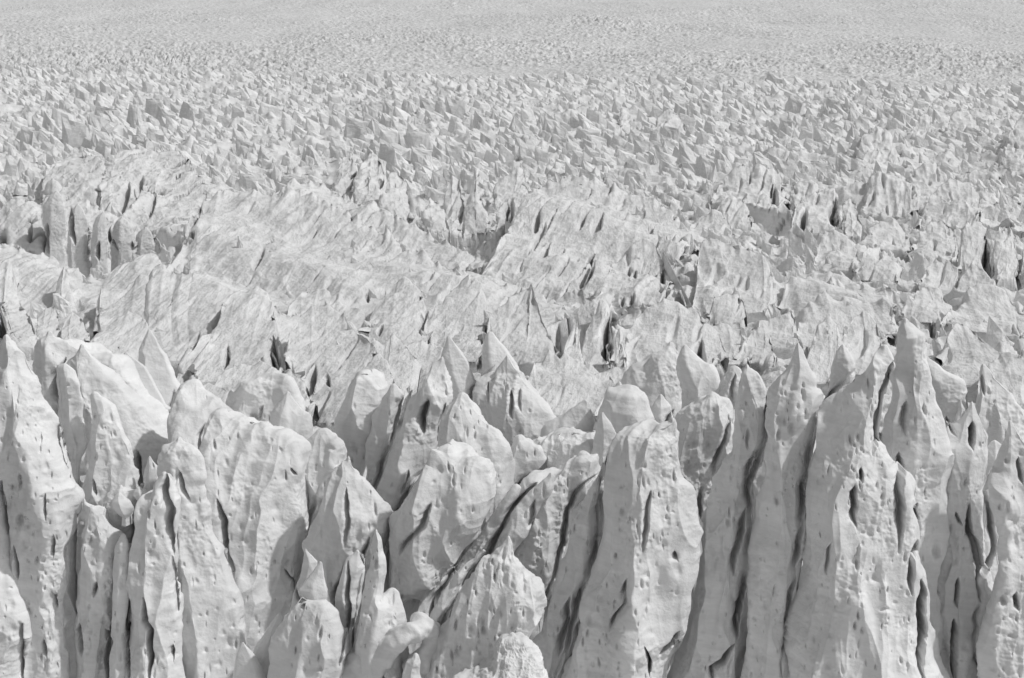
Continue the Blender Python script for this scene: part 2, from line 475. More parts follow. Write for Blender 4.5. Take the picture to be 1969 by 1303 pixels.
def tooth(seed, nparts=2):
    """a jagged tooth of broken ice about 1 m high and wide: flat-faced wedges with a sharp crest, high on the left, running down to the right"""
    rnd = np.random.RandomState(seed)
    bm = bmesh.new()
    for k in range(nparts):
        s = 1.0 if k == 0 else rnd.uniform(.35, .7)
        ox, oy = (0, 0) if k == 0 else (rnd.uniform(-.35, .55), rnd.uniform(-.35, .1))
        pts = []
        ax = rnd.uniform(-.40, -.12); ln = rnd.uniform(.35, .9); dr = rnd.uniform(.3, .85)
        pts += [(ax, rnd.uniform(-.04, .04), 1.0), (ax + ln * .45, rnd.uniform(-.05, .07), 1 - dr * rnd.uniform(.1, .6)), (ax + ln, rnd.uniform(-.06, .1), 1 - dr)]
        for a in range(6):
            an = a * math.pi / 3 + rnd.uniform(-.3, .3)
            rr = rnd.uniform(.8, 1.15)
            pts.append((math.cos(an) * .58 * rr, math.sin(an) * .36 * rr, -.5))
        for a in range(4):
            an = a * math.pi / 2 + rnd.uniform(-.6, .6); rr = rnd.uniform(.75, 1.1); z = rnd.uniform(.25, .7)
            pts.append((math.cos(an) * .50 * rr * (1 - z * .55), math.sin(an) * .30 * rr * (1 - z * .75), z))
        vs_ = [bm.verts.new((ox + p[0] * s, oy + p[1] * s, p[2] * s)) for p in pts]
        r = bmesh.ops.convex_hull(bm, input=vs_)
        bmesh.ops.delete(bm, geom=list({g for g in r['geom_interior'] + r['geom_unused'] if isinstance(g, bmesh.types.BMVert)}), context='VERTS')
    bmesh.ops.triangulate(bm, faces=bm.faces[:])
    bm.verts.index_update()
    V = np.array([v.co[:] for v in bm.verts]); F = np.array([[v.index for v in f.verts] for f in bm.faces])
    bm.free()
    return V, F
NP_ = 24
PROTO = [tooth(900 + i, 1 + i % 3) for i in range(NP_)]

def refine(V, F, seed, cuts=3):
    """the same wedge with worn edges and a rough skin"""
    bm = bmesh.new(); vv = [bm.verts.new(v) for v in V]
    for f in F: 
        try: bm.faces.new([vv[i] for i in f])
        except ValueError: pass
    bmesh.ops.subdivide_edges(bm, edges=bm.edges[:], cuts=cuts, use_grid_fill=True)
    bmesh.ops.triangulate(bm, faces=bm.faces[:])
    bm.normal_update(); bm.verts.index_update()
    A = np.array([v.co[:] for v in bm.verts]); Nn = np.array([v.normal[:] for v in bm.verts]); G = np.array([[v.index for v in f.verts] for f in bm.faces]); bm.free()
    q = A + seed * 2.7
    A = A + Nn * (.10 * fbm(q[:, 0] * 3.2, q[:, 1] * 3.2, q[:, 2] * 2.2, 3, .6) + .07 * (bowls(q[:, 0] * 3.5 + q[:, 1], q[:, 2] * 1.6, seed) - .3))[:, None]
    return A, G
CHIPS = [refine(V, F, i) for i, (V, F) in enumerate(PROTO)]

# ------------------------------------------------------------------ the glacier surface: one sheet
_TY = np.array([1303, 1100, 900, 750, 680, 600, 500, 400, 320, 250, 200, 165, 148.])
_TD = np.array([108, 122, 142, 172, 200, 250, 320, 420, 520, 650, 770, 880, 950.])
def D_of(y): return np.interp(-np.asarray(y, float), -_TY, _TD)
_zz = at(984.5, _TY, _TD)[2]
_kd = np.concatenate([[0, 60], _TD, [1010, 1110, 1300, 1700, 2600, 4000, 6000, 9000, 14000]])
_far = [at(984.5, yy, dd)[2] for yy, dd in ((133, 1500.),)]
_zz[:2] = [-4, 6]
_kz = np.concatenate([[-8, -6], _zz - 1.0, [-7, -24, -33, -36, -35, -26, 10, 90, 260]])
def zbase(d):
    """smoothed interpolation of the mean height"""
    d = np.asarray(d, float)
    return (np.interp(d * .96, _kd, _kz) + np.interp(d, _kd, _kz) + np.interp(d * 1.04, _kd, _kz)) / 3

def cross(X, Y):
    """the glacier stands higher on the left near its far edge"""
    return -X * .017 * np.clip((Y - 450) / 400, 0, 1) * np.clip((1170 - Y) / 150, 0, 1)

def envelope(pts):
    """height map (2 m cells) that hugs the traced ridges and relaxes to the mean surface between them"""
    x0, y0, c = -260.0, 140.0, 1.6
    nx, ny = 330, 300
    ix = ((pts[:, 0] - x0) / c).astype(int); iy = ((pts[:, 1] - y0) / c).astype(int)
    ok = (ix >= 0) & (ix < nx) & (iy >= 0) & (iy < ny)
    ix, iy, z = ix[ok], iy[ok], pts[ok, 2]
    S = np.zeros((ny, nx)); N = np.zeros((ny, nx))
    np.add.at(S, (iy, ix), z); np.add.at(N, (iy, ix), 1)
    m = (N > 0).astype(float); Zc = np.where(N > 0, S / np.maximum(N, 1), 0)
    yy = y0 + (np.arange(ny) + .5) * c; base = zbase(yy)[:, None] * np.ones((1, nx))
    A, B = (Zc - base) * m, m.copy()
    for ax in (0, 1):
        A = smooth1(A.T.copy() if ax else A, 2.6); A = A.T.copy() if ax else A
        B = smooth1(B.T.copy() if ax else B, 2.6); B = B.T.copy() if ax else B
    cov = np.clip(B * 1.3, 0, 1)
    return x0, y0, c, A / (B + .06), cov

def sample(env, X, Y, which=3):
    x0, y0, c = env[:3]; G = env[which]
    fx = np.clip((X - x0) / c - .5, 0, G.shape[1] - 1.001); fy = np.clip((Y - y0) / c - .5, 0, G.shape[0] - 1.001)
    i, j = fx.astype(int), fy.astype(int); a, b = fx - i, fy - j
    v = G[j, i] * (1 - a) * (1 - b) + G[j, i + 1] * a * (1 - b) + G[j + 1, i] * (1 - a) * b + G[j + 1, i + 1] * a * b
    edge = np.clip((Y - 150) / 30, 0, 1) * np.clip((600 - Y) / 60, 0, 1)
    return v * edge

VALLEYS = [([(585,335),(650,352),(720,385),(800,425),(870,462),(940,492),(1010,520)], 9, 7.5), ([(-20,480),(60,486),(120,495),(175,518),(240,500),(310,488),(350,465),(385,430)], 8, 5.0),
           ([(430,700),(520,705),(600,760)], 5, 4.0), ([(1050,560),(1085,620),(1080,690),(1180,700),(1210,640)], 5, 4.0), ([(1480,405),(1560,450),(1620,450),(1700,470)], 8, 6.0)]
def valleys(X, Y):
    out = np.zeros(X.shape)
    for pts, w, dep in VALLEYS:
        q = [(float(at(px_, py_, float(D_of(py_)))[0]), float(D_of(py_))) for px_, py_ in pts]
        m = (Y > min(b for a, b in q) - 3 * w) & (Y < max(b for a, b in q) + 3 * w)
        best = np.full(m.sum(), 1e9); xm, ym = X[m], Y[m]
        for (ax, ay), (bx, by) in zip(q, q[1:]):
            dx, dy = bx - ax, by - ay; tt = np.clip(((xm - ax) * dx + (ym - ay) * dy) / (dx * dx + dy * dy), 0, 1)
            best = np.minimum(best, np.hypot(xm - ax - tt * dx, ym - ay - tt * dy))
        out[m] = np.maximum(out[m], dep * np.exp(-(best / w) ** 2))
    return out

def build_ground(env):
    na = 1100
    dd = np.concatenate([np.geomspace(40, 100, 20)[:-1], np.geomspace(100, 1000, 950)[:-1], np.geomspace(1000, 1400, 60)[:-1],
                         CAM_Z * 0 + 1 / np.linspace(1 / 1400., 1 / 6500., 560)[:-1] if False else np.geomspace(1400, 7000, 760)[:-1], np.geomspace(7000, 14000, 20)])
    ta = np.concatenate([np.linspace(-.95, -.30, 70)[:-1], np.linspace(-.30, .30, na - 138), np.linspace(.30, .95, 70)[1:]])[None, :]
    Y = dd[:, None] * np.ones((1, na)); X = Y * ta
    Z = zbase(dd)[:, None] * np.ones((1, na)) + cross(X, Y)
    near = Y < 1080
    f = np.clip((1080 - Y) / 100, 0, 1)
    # rubble between the seracs, then wind-carved crust far away
    w1 = X + 4 * fbm(X / 16, Y / 22, 0 * X, 2); w2 = Y + 5 * fbm(X / 16 + 9, Y / 22, 0 * X, 2)
    k1 = np.clip((Y - 430) / 160, 0, 1); km = np.clip((Y - 150) / 40, 0, 1) * (1 - k1)
    Zb = Z + sample(env, X, Y) * 1.0
    # crests run towards the viewer and to the right
    al = -.39 * w1 + .92 * w2; ac = .92 * w1 + .39 * w2
    big_ = 3.4 * (bowls(ac / 6.5, al / 17, 3) - .3) + 1.5 * (bowls(ac / 2.6 + 4, al / 6.5, 12) - .3) + .6 * (bowls(ac / 1.1, al / 2.6, 14) - .3)
    sl = Zb + .2 * Y; a5 = math.radians(52)
    xr = X * math.cos(a5) + sl * math.sin(a5); zr = -X * math.sin(a5) + sl * math.cos(a5) + .5 * fbm(X / 5, Y / 9, 0 * X, 2)
    fol = .9 * (bowls(xr / 7, zr / 1.6, 21) - .3)
    q = noise3(ac / 1.6, al / 9, 0 * X + 3); slit = 2.6 * np.clip(q - .38, 0, .35) * 4
    Z1 = (.5 + 3.2 * k1) * (bowls(w1 / 7.5 + .2 * w2 / 9, w2 / 9.0, 3) - .3) + (.5 + 1.4 * k1) * (bowls(w1 / 3.0, w2 / 3.8, 8) - .3)
    cv = sample(env, X, Y, 4)
    Zb = Zb + swell(X, Y) * (1 - cv)
    Z1 = Z1 + km * ((1 - .5 * cv) * big_ + fol - (1 - .6 * cv) * slit) + .35 * ridged(X / 2.1 + 5, Y / 3.1, 0 * X, 3, .6) + (1 - km) * 2.2 * fbm(X / 40, Y / 40, 0 * X, 2)
    Z = Zb - (.4 + .7 * cv) * km - valleys(X, Y)
    g = np.clip((Y - 1000) / 160, 0, 1)
    amp = .8 + 1.1 * fbm(X / 260 + 3, Y / 520, 0 * X, 2)
    amp = amp + .8 * np.exp(-((Y - 2150 - .15 * X) / 380) ** 2) * np.clip((150 - X) / 400, 0, 1)
    w1 = X + 9 * fbm(X / 40, Y / 60, 0 * X, 3); w2 = Y + 14 * fbm(X / 40 + 9, Y / 60, 0 * X, 3)
    amp = amp * (.38 + .62 * np.clip((Y - 1250) / 500, 0, 1))
    Z2 = 1.7 * amp * (1.6 * (bowls(w1 / 9 + .3 * w2 / 15, w2 / 17, 5) - .3) + 1.7 * (bowls(w1 / 4.2, w2 / 8, 6) - .3) + 1.1 * ridged(w1 / 4 + 9, w2 / 7, 0 * X, 2, .6))
    Z2 = Z2 + 16 * fbm(X / 420 + 1.3, Y / 900 + .4, 0 * X, 2) + 6 * fbm(X / 110 + 1.3, Y / 260 + .4, 0 * X, 2)
    Z = Z + f * Z1 + g * Z2
    P = np.stack([X, Y, Z], -1)
    i0, i1 = np.searchsorted(dd, 210), np.searchsorted(dd, 620)
    P[i0:i1] = carve(P[i0:i1].copy(), MID_GROOVES, (), (.4, -1.0), 1.7)
    o = place('glacier_surface', P, grid_faces(len(dd), na, False)[:, ::-1], M_MID, kind='structure')
    o.data.materials.append(M_GROUND)
    row = np.repeat(np.arange(len(dd) - 1), na - 1)
    o.data.polygons.foreach_set('material_index', (dd[row] > 1060).astype(np.int32))

# ------------------------------------------------------------------ grooves cut into the near faces: points running down, width, depth
GROOVES = [
 ([(1719,697),(1708,741),(1701,785),(1691,829),(1683,872)],13,2.6),
 ([(1743,772),(1742,800),(1740,838)],11,.9), ([(1735,872),(1736,900),(1736,960),(1732,1052)],15,1.8),
 ([(1646,935),(1646,960),(1644,1012)],11,1.6), ([(1656,900),(1658,928)],6,1.6),
 ([(1600,1045),(1596,1070),(1590,1105)],8,.9), ([(1866,972),(1871,1030),(1884,1065),(1892,1110),(1888,1160)],11,3.2),
 ([(1837,1192),(1839,1240),(1834,1310)],9,3.0), ([(1766,1040),(1760,1090),(1754,1142)],10,1.5),
 ([(1777,1118),(1779,1200),(1775,1310)],13,3.2), ([(1843,1112),(1843,1168)],7,1.6),
 ([(1434,975),(1424,1052),(1409,1105)],12,1.5), ([(1427,1143),(1417,1228)],10,2.2),
 ([(1448,870),(1438,930),(1436,975)],12,1.2),
 ([(1252,945),(1249,985),(1243,1020),(1236,1060)],10,1.1), ([(1209,1115),(1204,1167),(1177,1211)],11,1.5),
 ([(1298,1060),(1304,1078)],7,.9),
 ([(826,970),(819,1005),(800,1032),(773,1066)],13,1.4), ([(822,770),(821,800),(812,835)],15,2.0),
 ([(984,752),(985,775),(986,804)],8,1.1), ([(1002,748),(1003,790)],7,.6), ([(939,735),(940,776)],3,.5),
 ([(421,962),(436,1000),(438,1059),(449,1108)],11,1.5), ([(319,912),(326,965),(336,1062)],14,2.2),
 ([(344,905),(352,925),(363,962)],9,1.1), ([(332,1070),(340,1130),(343,1180)],9,.9),
 ([(276,1150),(283,1195),(292,1210),(292,1260),(286,1310)],9,3.2),
 ([(141,1120),(148,1185)],8,1.3), ([(155,1200),(158,1262)],8,1.9), ([(205,1210),(214,1235),(204,1285)],6,1.7),
 ([(248,1195),(247,1310)],8,2.2), ([(40,1195),(44,1310)],9,2.2), ([(3,925),(10,985),(14,1030)],9,2.6), ([(28,1050),(36,1112)],8,1.3),
 ([(148,1010),(142,1060),(144,1110)],8,1.3),
 ([(86,950),(89,1000)],6,.8), ([(101,1030),(105,1070)],8,1.0), ([(100,1140),(103,1175)],10,.9), ([(86,1230),(89,1262)],6,1.2),
 ([(180,922),(182,953)],6,1.0), ([(183,1120),(180,1148)],7,.9), ([(332,1240),(333,1270)],8,1.0),
 ([(668,940),(672,1000),(664,1050)],9,.9), ([(672,1080),(672,1200),(652,1280)],8,1.3),
 ([(1030,962),(1025,1000),(1018,1018)],9,1.0), ([(1160,960),(1156,1010),(1146,1070)],14,1.6),
 ([(1095,1150),(1090,1210),(1075,1260)],12,1.4), ([(884,1140),(866,1190)],7,1.0),
 ([(1240,1245),(1252,1275),(1249,1300)],6,1.8), ([(1309,1215),(1295,1240),(1270,1262)],7,1.8),
 ([(1413,1240),(1395,1275),(1370,1290),(1372,1310)],9,2.2), ([(562,1110),(575,1150),(590,1170)],5,1.2),
 ([(550,1095),(568,1120)],5,1.0), ([(115,815),(112,850),(121,880),(135,920)],9,1.6), ([(262,868),(270,900),(273,940)],11,1.9),
 ([(1840,985),(1852,1010)],6,.8), ([(1871,812),(1870,865)],10,2.0), ([(1822,800),(1830,822),(1838,838)],6,1.2),
 ([(1958,880),(1968,930)],8,.9), ([(1958,1140),(1962,1175)],9,1.2), ([(1764,985),(1765,995)],3,.6), ([(1765,968),(1762,980),(1766,998)],5,.9),
 ([(1515,1190),(1510,1240),(1505,1262)],5,1.0), ([(735,1290),(740,1310)],5,.8), ([(785,905),(770,960)],8,.8),
 ([(1890,720),(1895,760)],6,.7), ([(505,780),(500,810)],6,.6), ([(560,900),(570,912)],5,.9),
]
PITS = [(1801,1066,7,13,.6,0),(1648,1090,3,9,.4,0),(1522,826,6,14,.5,0),(1510,812,3,8,.3,0),(1545,765,3,10,.3,0),(1702,1173,8,5,.35,0),
 (101,1163,9,16,.5,0),(38,1003,6,12,.5,0),(182,1135,5,9,.4,.1),(1184,1070,3,5,.3,0),(1198,985,5,7,.3,0),(1154,1152,6,9,.3,0),
 (1132,1195,5,12,.3,-.1),(488,810,9,11,.9,0),(1930,1158,5,11,.5,0),(1433,1206,8,12,.5,0),(1400,1008,4,6,.3,0),(930,1215,5,6,.3,0)]

# ------------------------------------------------------------------ the near seracs, traced
# name, label, distance, options, rows (y, left, right[, crest position])
NEAR = [
 ('ice_pinnacle','tallest ice pinnacle, its pointed tip highest on the right side of the near row',119.5,dict(r=.5,kf=.8,pit_n=40,down=5),
  [(617,1736,1746,.4),(626,1726,1756,.5),(638,1718,1763,.58),(655,1713,1772,.62),(672,1714,1778,.55),(697,1718,1785,.46),(741,1709,1796,.45),(785,1701,1812,.45),(829,1691,1817,.42),(866,1684,1815,.42),(950,1680,1820,.42),(1100,1670,1800,.5),(1303,1660,1790,.5)]),
 ('ice_pinnacle','broad fluted ice buttress leaning against the left side of the tallest pinnacle',115.5,dict(r=.3,kf=.55,pit_n=90,soft=.06),
  [(668,1698,1706),(682,1688,1714),(697,1670,1716),(719,1647,1716),(745,1618,1712),(762,1601,1708),(785,1588,1704),(812,1574,1698),(845,1565,1697),(890,1557,1720),(930,1550,1746),(991,1546,1758),(1052,1540,1772),(1100,1532,1780),(1187,1518,1786),(1245,1508,1790),(1303,1503,1795)]),
 ('ice_pinnacle','tall blunt ice finger between the split pillar and the broad fluted buttress',117.5,dict(r=.4,kf=.85,pit_n=60),
  [(662,1531,1538,.5),(672,1522,1547,.55),(700,1509,1553,.6),(741,1489,1557,.55),(771,1485,1561,.5),(812,1482,1566,.45),(869,1466,1564,.42),(903,1454,1559,.4),(944,1444,1553),(1012,1448,1548),(1059,1446,1541),(1106,1436,1534),(1187,1424,1520),(1245,1414,1510),(1303,1404,1506)]),
 ('ice_pinnacle','round-shouldered ice pillar with a small knob on top, left of the tall blunt finger',119.5,dict(r=.5,kf=.85,pit_n=55),
  [(705,1432,1440,.5),(712,1420,1455,.4),(722,1415,1466,.42),(735,1413,1473,.45),(768,1413,1484,.5),(805,1410,1490,.55),(842,1403,1488,.55),(870,1391,1480,.5),(903,1375,1470,.5),(947,1354,1460),(1008,1346,1452),(1066,1338,1448),(1106,1331,1440),(1184,1309,1430),(1250,1290,1418),(1303,1275,1408)]),
 ('ice_pinnacle','wide ice serac with flat slanting top and dark grey left face, right of centre',116.5,dict(r=.4,kf=.8,pit_n=80),
  [(809,1288,1300,.5),(818,1250,1306,.3),(830,1214,1309,.3),(850,1188,1311,.38),(883,1171,1315,.42),(914,1163,1320,.44),(950,1160,1330,.46),(981,1157,1338,.46),(1010,1154,1344,.44),(1049,1150,1342,.42),(1093,1140,1334,.42),(1133,1123,1325,.42),(1167,1113,1315),(1208,1103,1302),(1251,1092,1288),(1303,1068,1268)]),
 ('ice_fin','scalloped ice fin standing between the flat-topped serac and the round-shouldered pillar',128,dict(r=.45,kf=.5,pit_n=25),
  [(765,1352,1385),(775,1320,1405),(790,1297,1415),(820,1286,1414),(870,1294,1400),(950,1306,1376),(1030,1320,1356)]),
 ('ice_fin','long slanting blade of ice along the dark left face of the flat-topped serac',118.5,dict(r=.5,kf=.8,pit_n=35),
  [(896,1156,1166),(914,1147,1167),(937,1123,1168),(954,1107,1166),(981,1096,1162),(1049,1083,1154),(1100,1069,1144),(1150,1055,1126),(1194,1038,1114),(1238,1011,1100),(1303,985,1080)]),
 ('ice_fin','wide leaning ice slab behind the slanting blade, its lit edge running up to the right',124,dict(r=.4,kf=.4,pit_n=50),
  [(878,1112,1132),(890,1088,1150),(907,1060,1158),(922,1014,1160),(940,996,1160),(964,976,1150),(985,960,1135),(1008,944,1115),(1040,925,1100),(1072,905,1090),(1110,890,1075),(1180,870,1050)]),
 ('ice_fin','pale hummocky ice block with a small horn on top, low in the centre',112,dict(r=.72,kf=.6,pit_n=70,crumb=.05),
  [(1034,973,982,.5),(1044,964,987,.6),(1056,952,989,.7),(1069,931,992,.7),(1090,915,1006,.72),(1105,905,1022,.74),(1116,900,1037,.74),(1130,893,1041,.74),(1154,883,1040,.76),(1194,859,1028,.8),(1225,839,1018,.8),(1255,826,1018,.8),(1303,812,1030,.7)]),
 ('ice_fin','thin splintered slat of ice along the left edge of the hummocky block',114.5,dict(r=.5,kf=.7,pit_n=6),
  [(1060,925,934),(1080,895,926),(1110,868,908),(1140,848,894),(1165,832,882),(1185,829,868),(1215,822,850)]),
 ('ice_block','crumbly heap of broken ice at the bottom edge below the hummocky block',109.5,dict(r=.5,kf=.5,crumb=.28,lean=.5),
  [(1222,980,990),(1230,962,1004),(1245,952,1012),(1262,936,1030),(1279,905,1042),(1303,870,1060)]),
 ('ice_fin','large leaning rib of ice with a smooth grey hollow face, centre of the near field',120,dict(r=.58,kf=.75,pit_n=35),
  [(868,848,874,.5),(880,838,925,.4),(897,830,952,.4),(920,803,962,.42),(954,785,962,.5),(985,766,945,.55),(1005,752,926,.58),(1030,749,914,.6),(1052,748,902,.6),(1083,747,882,.6),(1100,746,860,.6),(1133,745,800,.5),(1150,748,780,.5),(1220,745,775,.5)]),
 ('ice_fin','bright rounded ice shoulder above the leaning rib and below the ice pyramid',126,dict(r=.4,kf=.7,pit_n=14),
  [(764,876,902),(778,861,918),(805,853,941),(832,849,962),(859,850,974),(890,850,980),(940,865,978)]),
 ('ice_fin','broad pyramid of ice with vertical slits in its face, middle of the photo',136,dict(r=.55,kf=.5,pit_n=10),
  [(687,971,979),(704,951,993),(727,928,1015),(751,911,1036),(775,908,1056),(802,914,1074),(835,935,1072),(880,955,1066),(940,960,1060)]),
 ('ice_pinnacle','flat-headed grey ice pillar left of the knobbed one, left of centre',135,dict(r=.75,kf=.6,pit_n=8),
  [(721,684,712,.5),(731,675,730,.7),(744,674,744,.8),(768,674,733,.8),(802,670,722,.75),(835,666,714,.7),(870,667,706,.7),(930,670,700)]),
 ('ice_pinnacle','knob-topped ice serac with a deep dark hollow down its middle',131,dict(r=.42,kf=.7,pit_n=12),
  [(692,844,856),(700,836,859),(713,826,861),(724,818,864),(741,799,868),(768,782,866),(798,768,860),(835,760,852),(870,745,842),(920,730,822),(960,722,800),(1010,715,790)]),
 ('ice_fin','narrow pale rib of ice between the flat-headed pillar and the knobbed serac',133,dict(r=.5,kf=.7,pit_n=6),
  [(744,750,764),(760,737,780),(800,722,776),(850,710,765),(900,700,750),(960,690,738)]),
 ('ice_pinnacle','pale ice shoulder with a curved lit right flank, left of the leaning rib',121.5,dict(r=.55,kf=.75,pit_n=14),
  [(882,664,676),(893,642,686),(914,629,708),(930,619,714),(954,612,728),(971,607,744),(1005,595,755),(1045,590,740),(1075,598,720),(1110,606,705),(1180,606,700)]),
 ('ice_fin','grey shaded ice pillar behind the left edge of the pale ice shoulder',127,dict(r=.7,kf=.5,pit_n=6),
  [(833,606,640),(848,591,662),(870,587,668),(900,588,655),(930,591,640),(990,596,615)]),
 ('ice_pinnacle','slim dark-sided ice spire standing alone low and left of centre',113,dict(r=.6,kf=.95,pit_n=20,flute=.6),
  [(1021,719,727,.5),(1035,713,741,.55),(1066,702,749,.6),(1100,697,750,.6),(1143,690,746,.6),(1153,688,760,.6),(1180,686,768,.5),(1220,680,776,.4),(1303,672,778,.4)]),
 ('ice_fin','thin dark ice blade hugging the left side of the slim spire',115,dict(r=.6,kf=.8),
  [(1062,683,692),(1080,674,700),(1110,663,700),(1143,651,696),(1190,643,690),(1230,637,684),(1303,622,680)]),
 ('ice_block','small rounded ice knob below the dark cavity at the bottom edge',110.5,dict(r=.5,kf=.8,flute=.4,down=4),
  [(1262,792,806),(1272,778,812),(1303,768,816)]),
 ('ice_slab','dark broken ice slab leaning left, its square top against the pale shoulder',114.5,dict(r=.5,kf=.5,flute=.3,rough=.6),
  [(1058,584,591),(1078,582,612),(1110,573,606),(1140,563,592),(1185,550,584)]),
 ('ice_slab','kite-shaped broken ice slab, left of the slim dark spire',113.5,dict(r=.5,kf=.4,flute=.2,rough=.5,down=2),
  [(1083,612,620),(1110,594,626),(1133,572,633),(1150,581,634),(1175,599,636),(1200,610,640)]),
 ('ice_fin','ribbed ice foot under the two broken slabs at the bottom edge',112,dict(r=.4,kf=.6,pit_n=10),
  [(1165,560,620),(1185,545,632),(1210,538,640),(1240,532,648),(1270,525,652),(1303,517,662)]),
 ('ice_slab','dark triangular ice flake at the bottom edge, left of the ribbed foot',113,dict(r=.8,kf=.4,flute=.2,rough=.4),
  [(1238,464,470),(1258,456,488),(1283,451,506),(1303,446,512)]),
 ('ice_slab','upright grey ice plate between the triangular flake and the ribbed foot',114.5,dict(r=.4,kf=.4,flute=.3),
  [(1186,530,545),(1205,512,545),(1235,498,542),(1270,488,538),(1303,486,535)]),
 ('ice_fin','broad bright ice wall sloping right of the sharp shaded pinnacle, on the left half',126,dict(r=.1,kf=.5,pit_n=40,lean=.45),
  [(797,404,440,.4),(812,396,500,.4),(830,391,556),(863,386,582),(900,386,589),(940,392,594),(980,400,600),(1040,410,596),(1100,425,590),(1160,435,580),(1200,440,570),(1260,435,565),(1303,425,565)]),
 ('ice_fin','square-shouldered grey ice block with a round hole, behind the broad bright wall',138,dict(r=.3,kf=.45,pit_n=4,flute=.6),
  [(724,500,552),(733,462,562),(745,442,566),(764,434,569),(790,425,574),(820,424,578),(870,430,570)]),
 ('ice_fin','small pale ice hump just right of the square-shouldered block',134,dict(r=.4,kf=.6),
  [(760,545,562),(775,535,578),(800,528,592),(830,524,596),(880,525,600)]),
 ('ice_pinnacle','sharp ice pinnacle with a shaded left face and bright right face, on the left',117,dict(r=.3,kf=.85,pit_n=28,flute=.7),
  [(846,339,351,.4),(858,320,368,.35),(880,311,380,.35),(905,311,387,.38),(940,315,393,.38),(970,321,398,.34),(1010,326,412,.3),(1050,332,430,.3),(1090,336,447,.32),(1130,338,458,.35),(1170,341,468,.38),(1210,342,478,.4),(1260,342,486,.4),(1303,340,495,.4)]),
 ('ice_pinnacle','ice pillar with a dark groove, against the left side of the sharp shaded pinnacle',114,dict(r=.4,kf=.8,pit_n=22),
  [(912,312,320,.5),(925,306,328,.5),(950,296,334,.5),(964,275,338,.5),(980,264,340,.4),(1000,258,340,.4),(1040,252,342,.4),(1080,248,345,.4),(1120,247,350,.4),(1160,248,352),(1200,249,355),(1303,246,360)]),
 ('ice_pinnacle','narrow ice strip squeezed between two dark slits at the lower left',113.5,dict(r=.5,kf=.8,pit_n=8),
  [(1030,233,240),(1055,223,246),(1100,218,249),(1150,216,248),(1200,217,246),(1303,220,247)]),
 ('ice_pinnacle','square-topped ice pillar below the bright snow ledge at the lower left',115,dict(r=.66,kf=.75,pit_n=40),
  [(963,156,166),(970,152,186),(982,150,206),(1000,149,218),(1035,147,232),(1100,146,238),(1150,147,238),(1200,148,228),(1240,150,222),(1303,150,222)]),
 ('ice_pinnacle','huge pitted ice tower filling the left edge of the photo',116,dict(r=.72,kf=.7,pit_n=110,soft=.05),
  [(652,4,20,.6),(664,-14,32,.6),(682,-30,46,.62),(725,-60,76,.66),(790,-70,102,.7),(850,-66,121,.72),(900,-52,134,.74),(950,-25,148,.74),(985,2,146,.74),(1010,8,142,.72),(1050,20,139,.7),(1100,33,141,.7),(1150,38,143,.7),(1200,42,148,.7),(1303,44,153,.7)]),
 ('ice_pinnacle','ice pillar cut by the left edge, in front of the huge pitted tower',114,dict(r=.5,kf=.6,pit_n=25),
  [(900,-50,-30),(950,-70,0),(1010,-80,14),(1060,-80,26),(1112,-85,36),(1160,-85,40),(1220,-90,42),(1303,-90,45)]),
 ('ice_fin','dark-edged narrow ice column between the huge pitted tower and the bright snow slope',121,dict(r=.5,kf=.6,pit_n=6),
  [(708,107,140),(730,105,158),(770,107,166),(810,113,172),(850,121,173),(900,138,168),(940,150,162),(990,154,162)]),
 ('ice_fin','ice wall with one upright slot, above the bright snow ledge on the left',120,dict(r=.5,kf=.45,pit_n=18),
  [(762,172,192),(790,170,218),(820,170,238),(850,170,254),(880,168,262),(920,161,270),(950,155,276),(985,152,280),(1030,150,280)]),
 ('ice_fin','small ice cone between the upright slot wall and the sharp shaded pinnacle',119,dict(r=.5,kf=.7,pit_n=3),
  [(880,283,292),(895,276,302),(915,272,308),(950,272,314),(1010,270,318)]),
 ('snow_ledge','bright snow ledge lodged between the ice pillars on the left',117.5,dict(r=.5,kf=.9,flute=.2,crumb=.15,down=3),
  [(938,226,238),(950,200,262),(968,192,268),(990,200,262),(1015,215,256)]),
 ('snow_boulder','rounded snow lump on top of the bright ledge, nearest the small ice cone',116.5,dict(r=.5,kf=.9,flute=.1,down=.5,rough=.5),
  [(939,263,275),(944,258,282),(952,257,286),(960,262,282),(965,268,278)]),
 ('snow_boulder','larger egg-shaped snow lump resting in the middle of the bright ledge',115.8,dict(r=.5,kf=.9,flute=.1,down=.5,rough=.5),
  [(957,220,240),(964,216,252),(974,217,258),(984,224,260),(993,236,254)]),
 ('ice_fin','rounded snowy ice hill behind the huge pitted tower, upper left',150,dict(r=.35,kf=.5,flute=.6,pit_n=6),
  [(643,88,102),(652,70,125),(665,62,160),(685,60,205),(700,60,235),(730,65,265),(770,80,300),(820,90,340),(860,110,380),(900,130,400)]),
 ('ice_fin','pale rounded snow shoulder in front of the snowy ice hill',136,dict(r=.4,kf=.6,flute=.6),
  [(668,150,165),(690,130,190),(720,115,225),(760,110,255),(800,130,290),(850,170,340),(900,200,370)]),
 ('ice_slab','tilted grey ice blade with a sharp lit edge, leaning right on the left side',152,dict(r=.3,kf=.35,flute=.1,rough=.4,lean=.3),
  [(680,238,246,.3),(690,241,262,.3),(704,247,281,.3),(727,257,297,.3),(741,264,306,.3),(770,284,323,.3),(795,305,340,.3),(820,318,350,.3)]),
 ('ice_slab','broad lit ice wedge rising behind the tilted grey blade',158,dict(r=.25,kf=.5,flute=.3,rough=.6,lean=.2),
  [(638,282,292,.4),(652,272,305,.3),(672,262,315,.3),(700,262,328,.3),(725,275,340,.3),(755,295,360,.3),(790,320,385,.3),(830,345,420,.3)]),
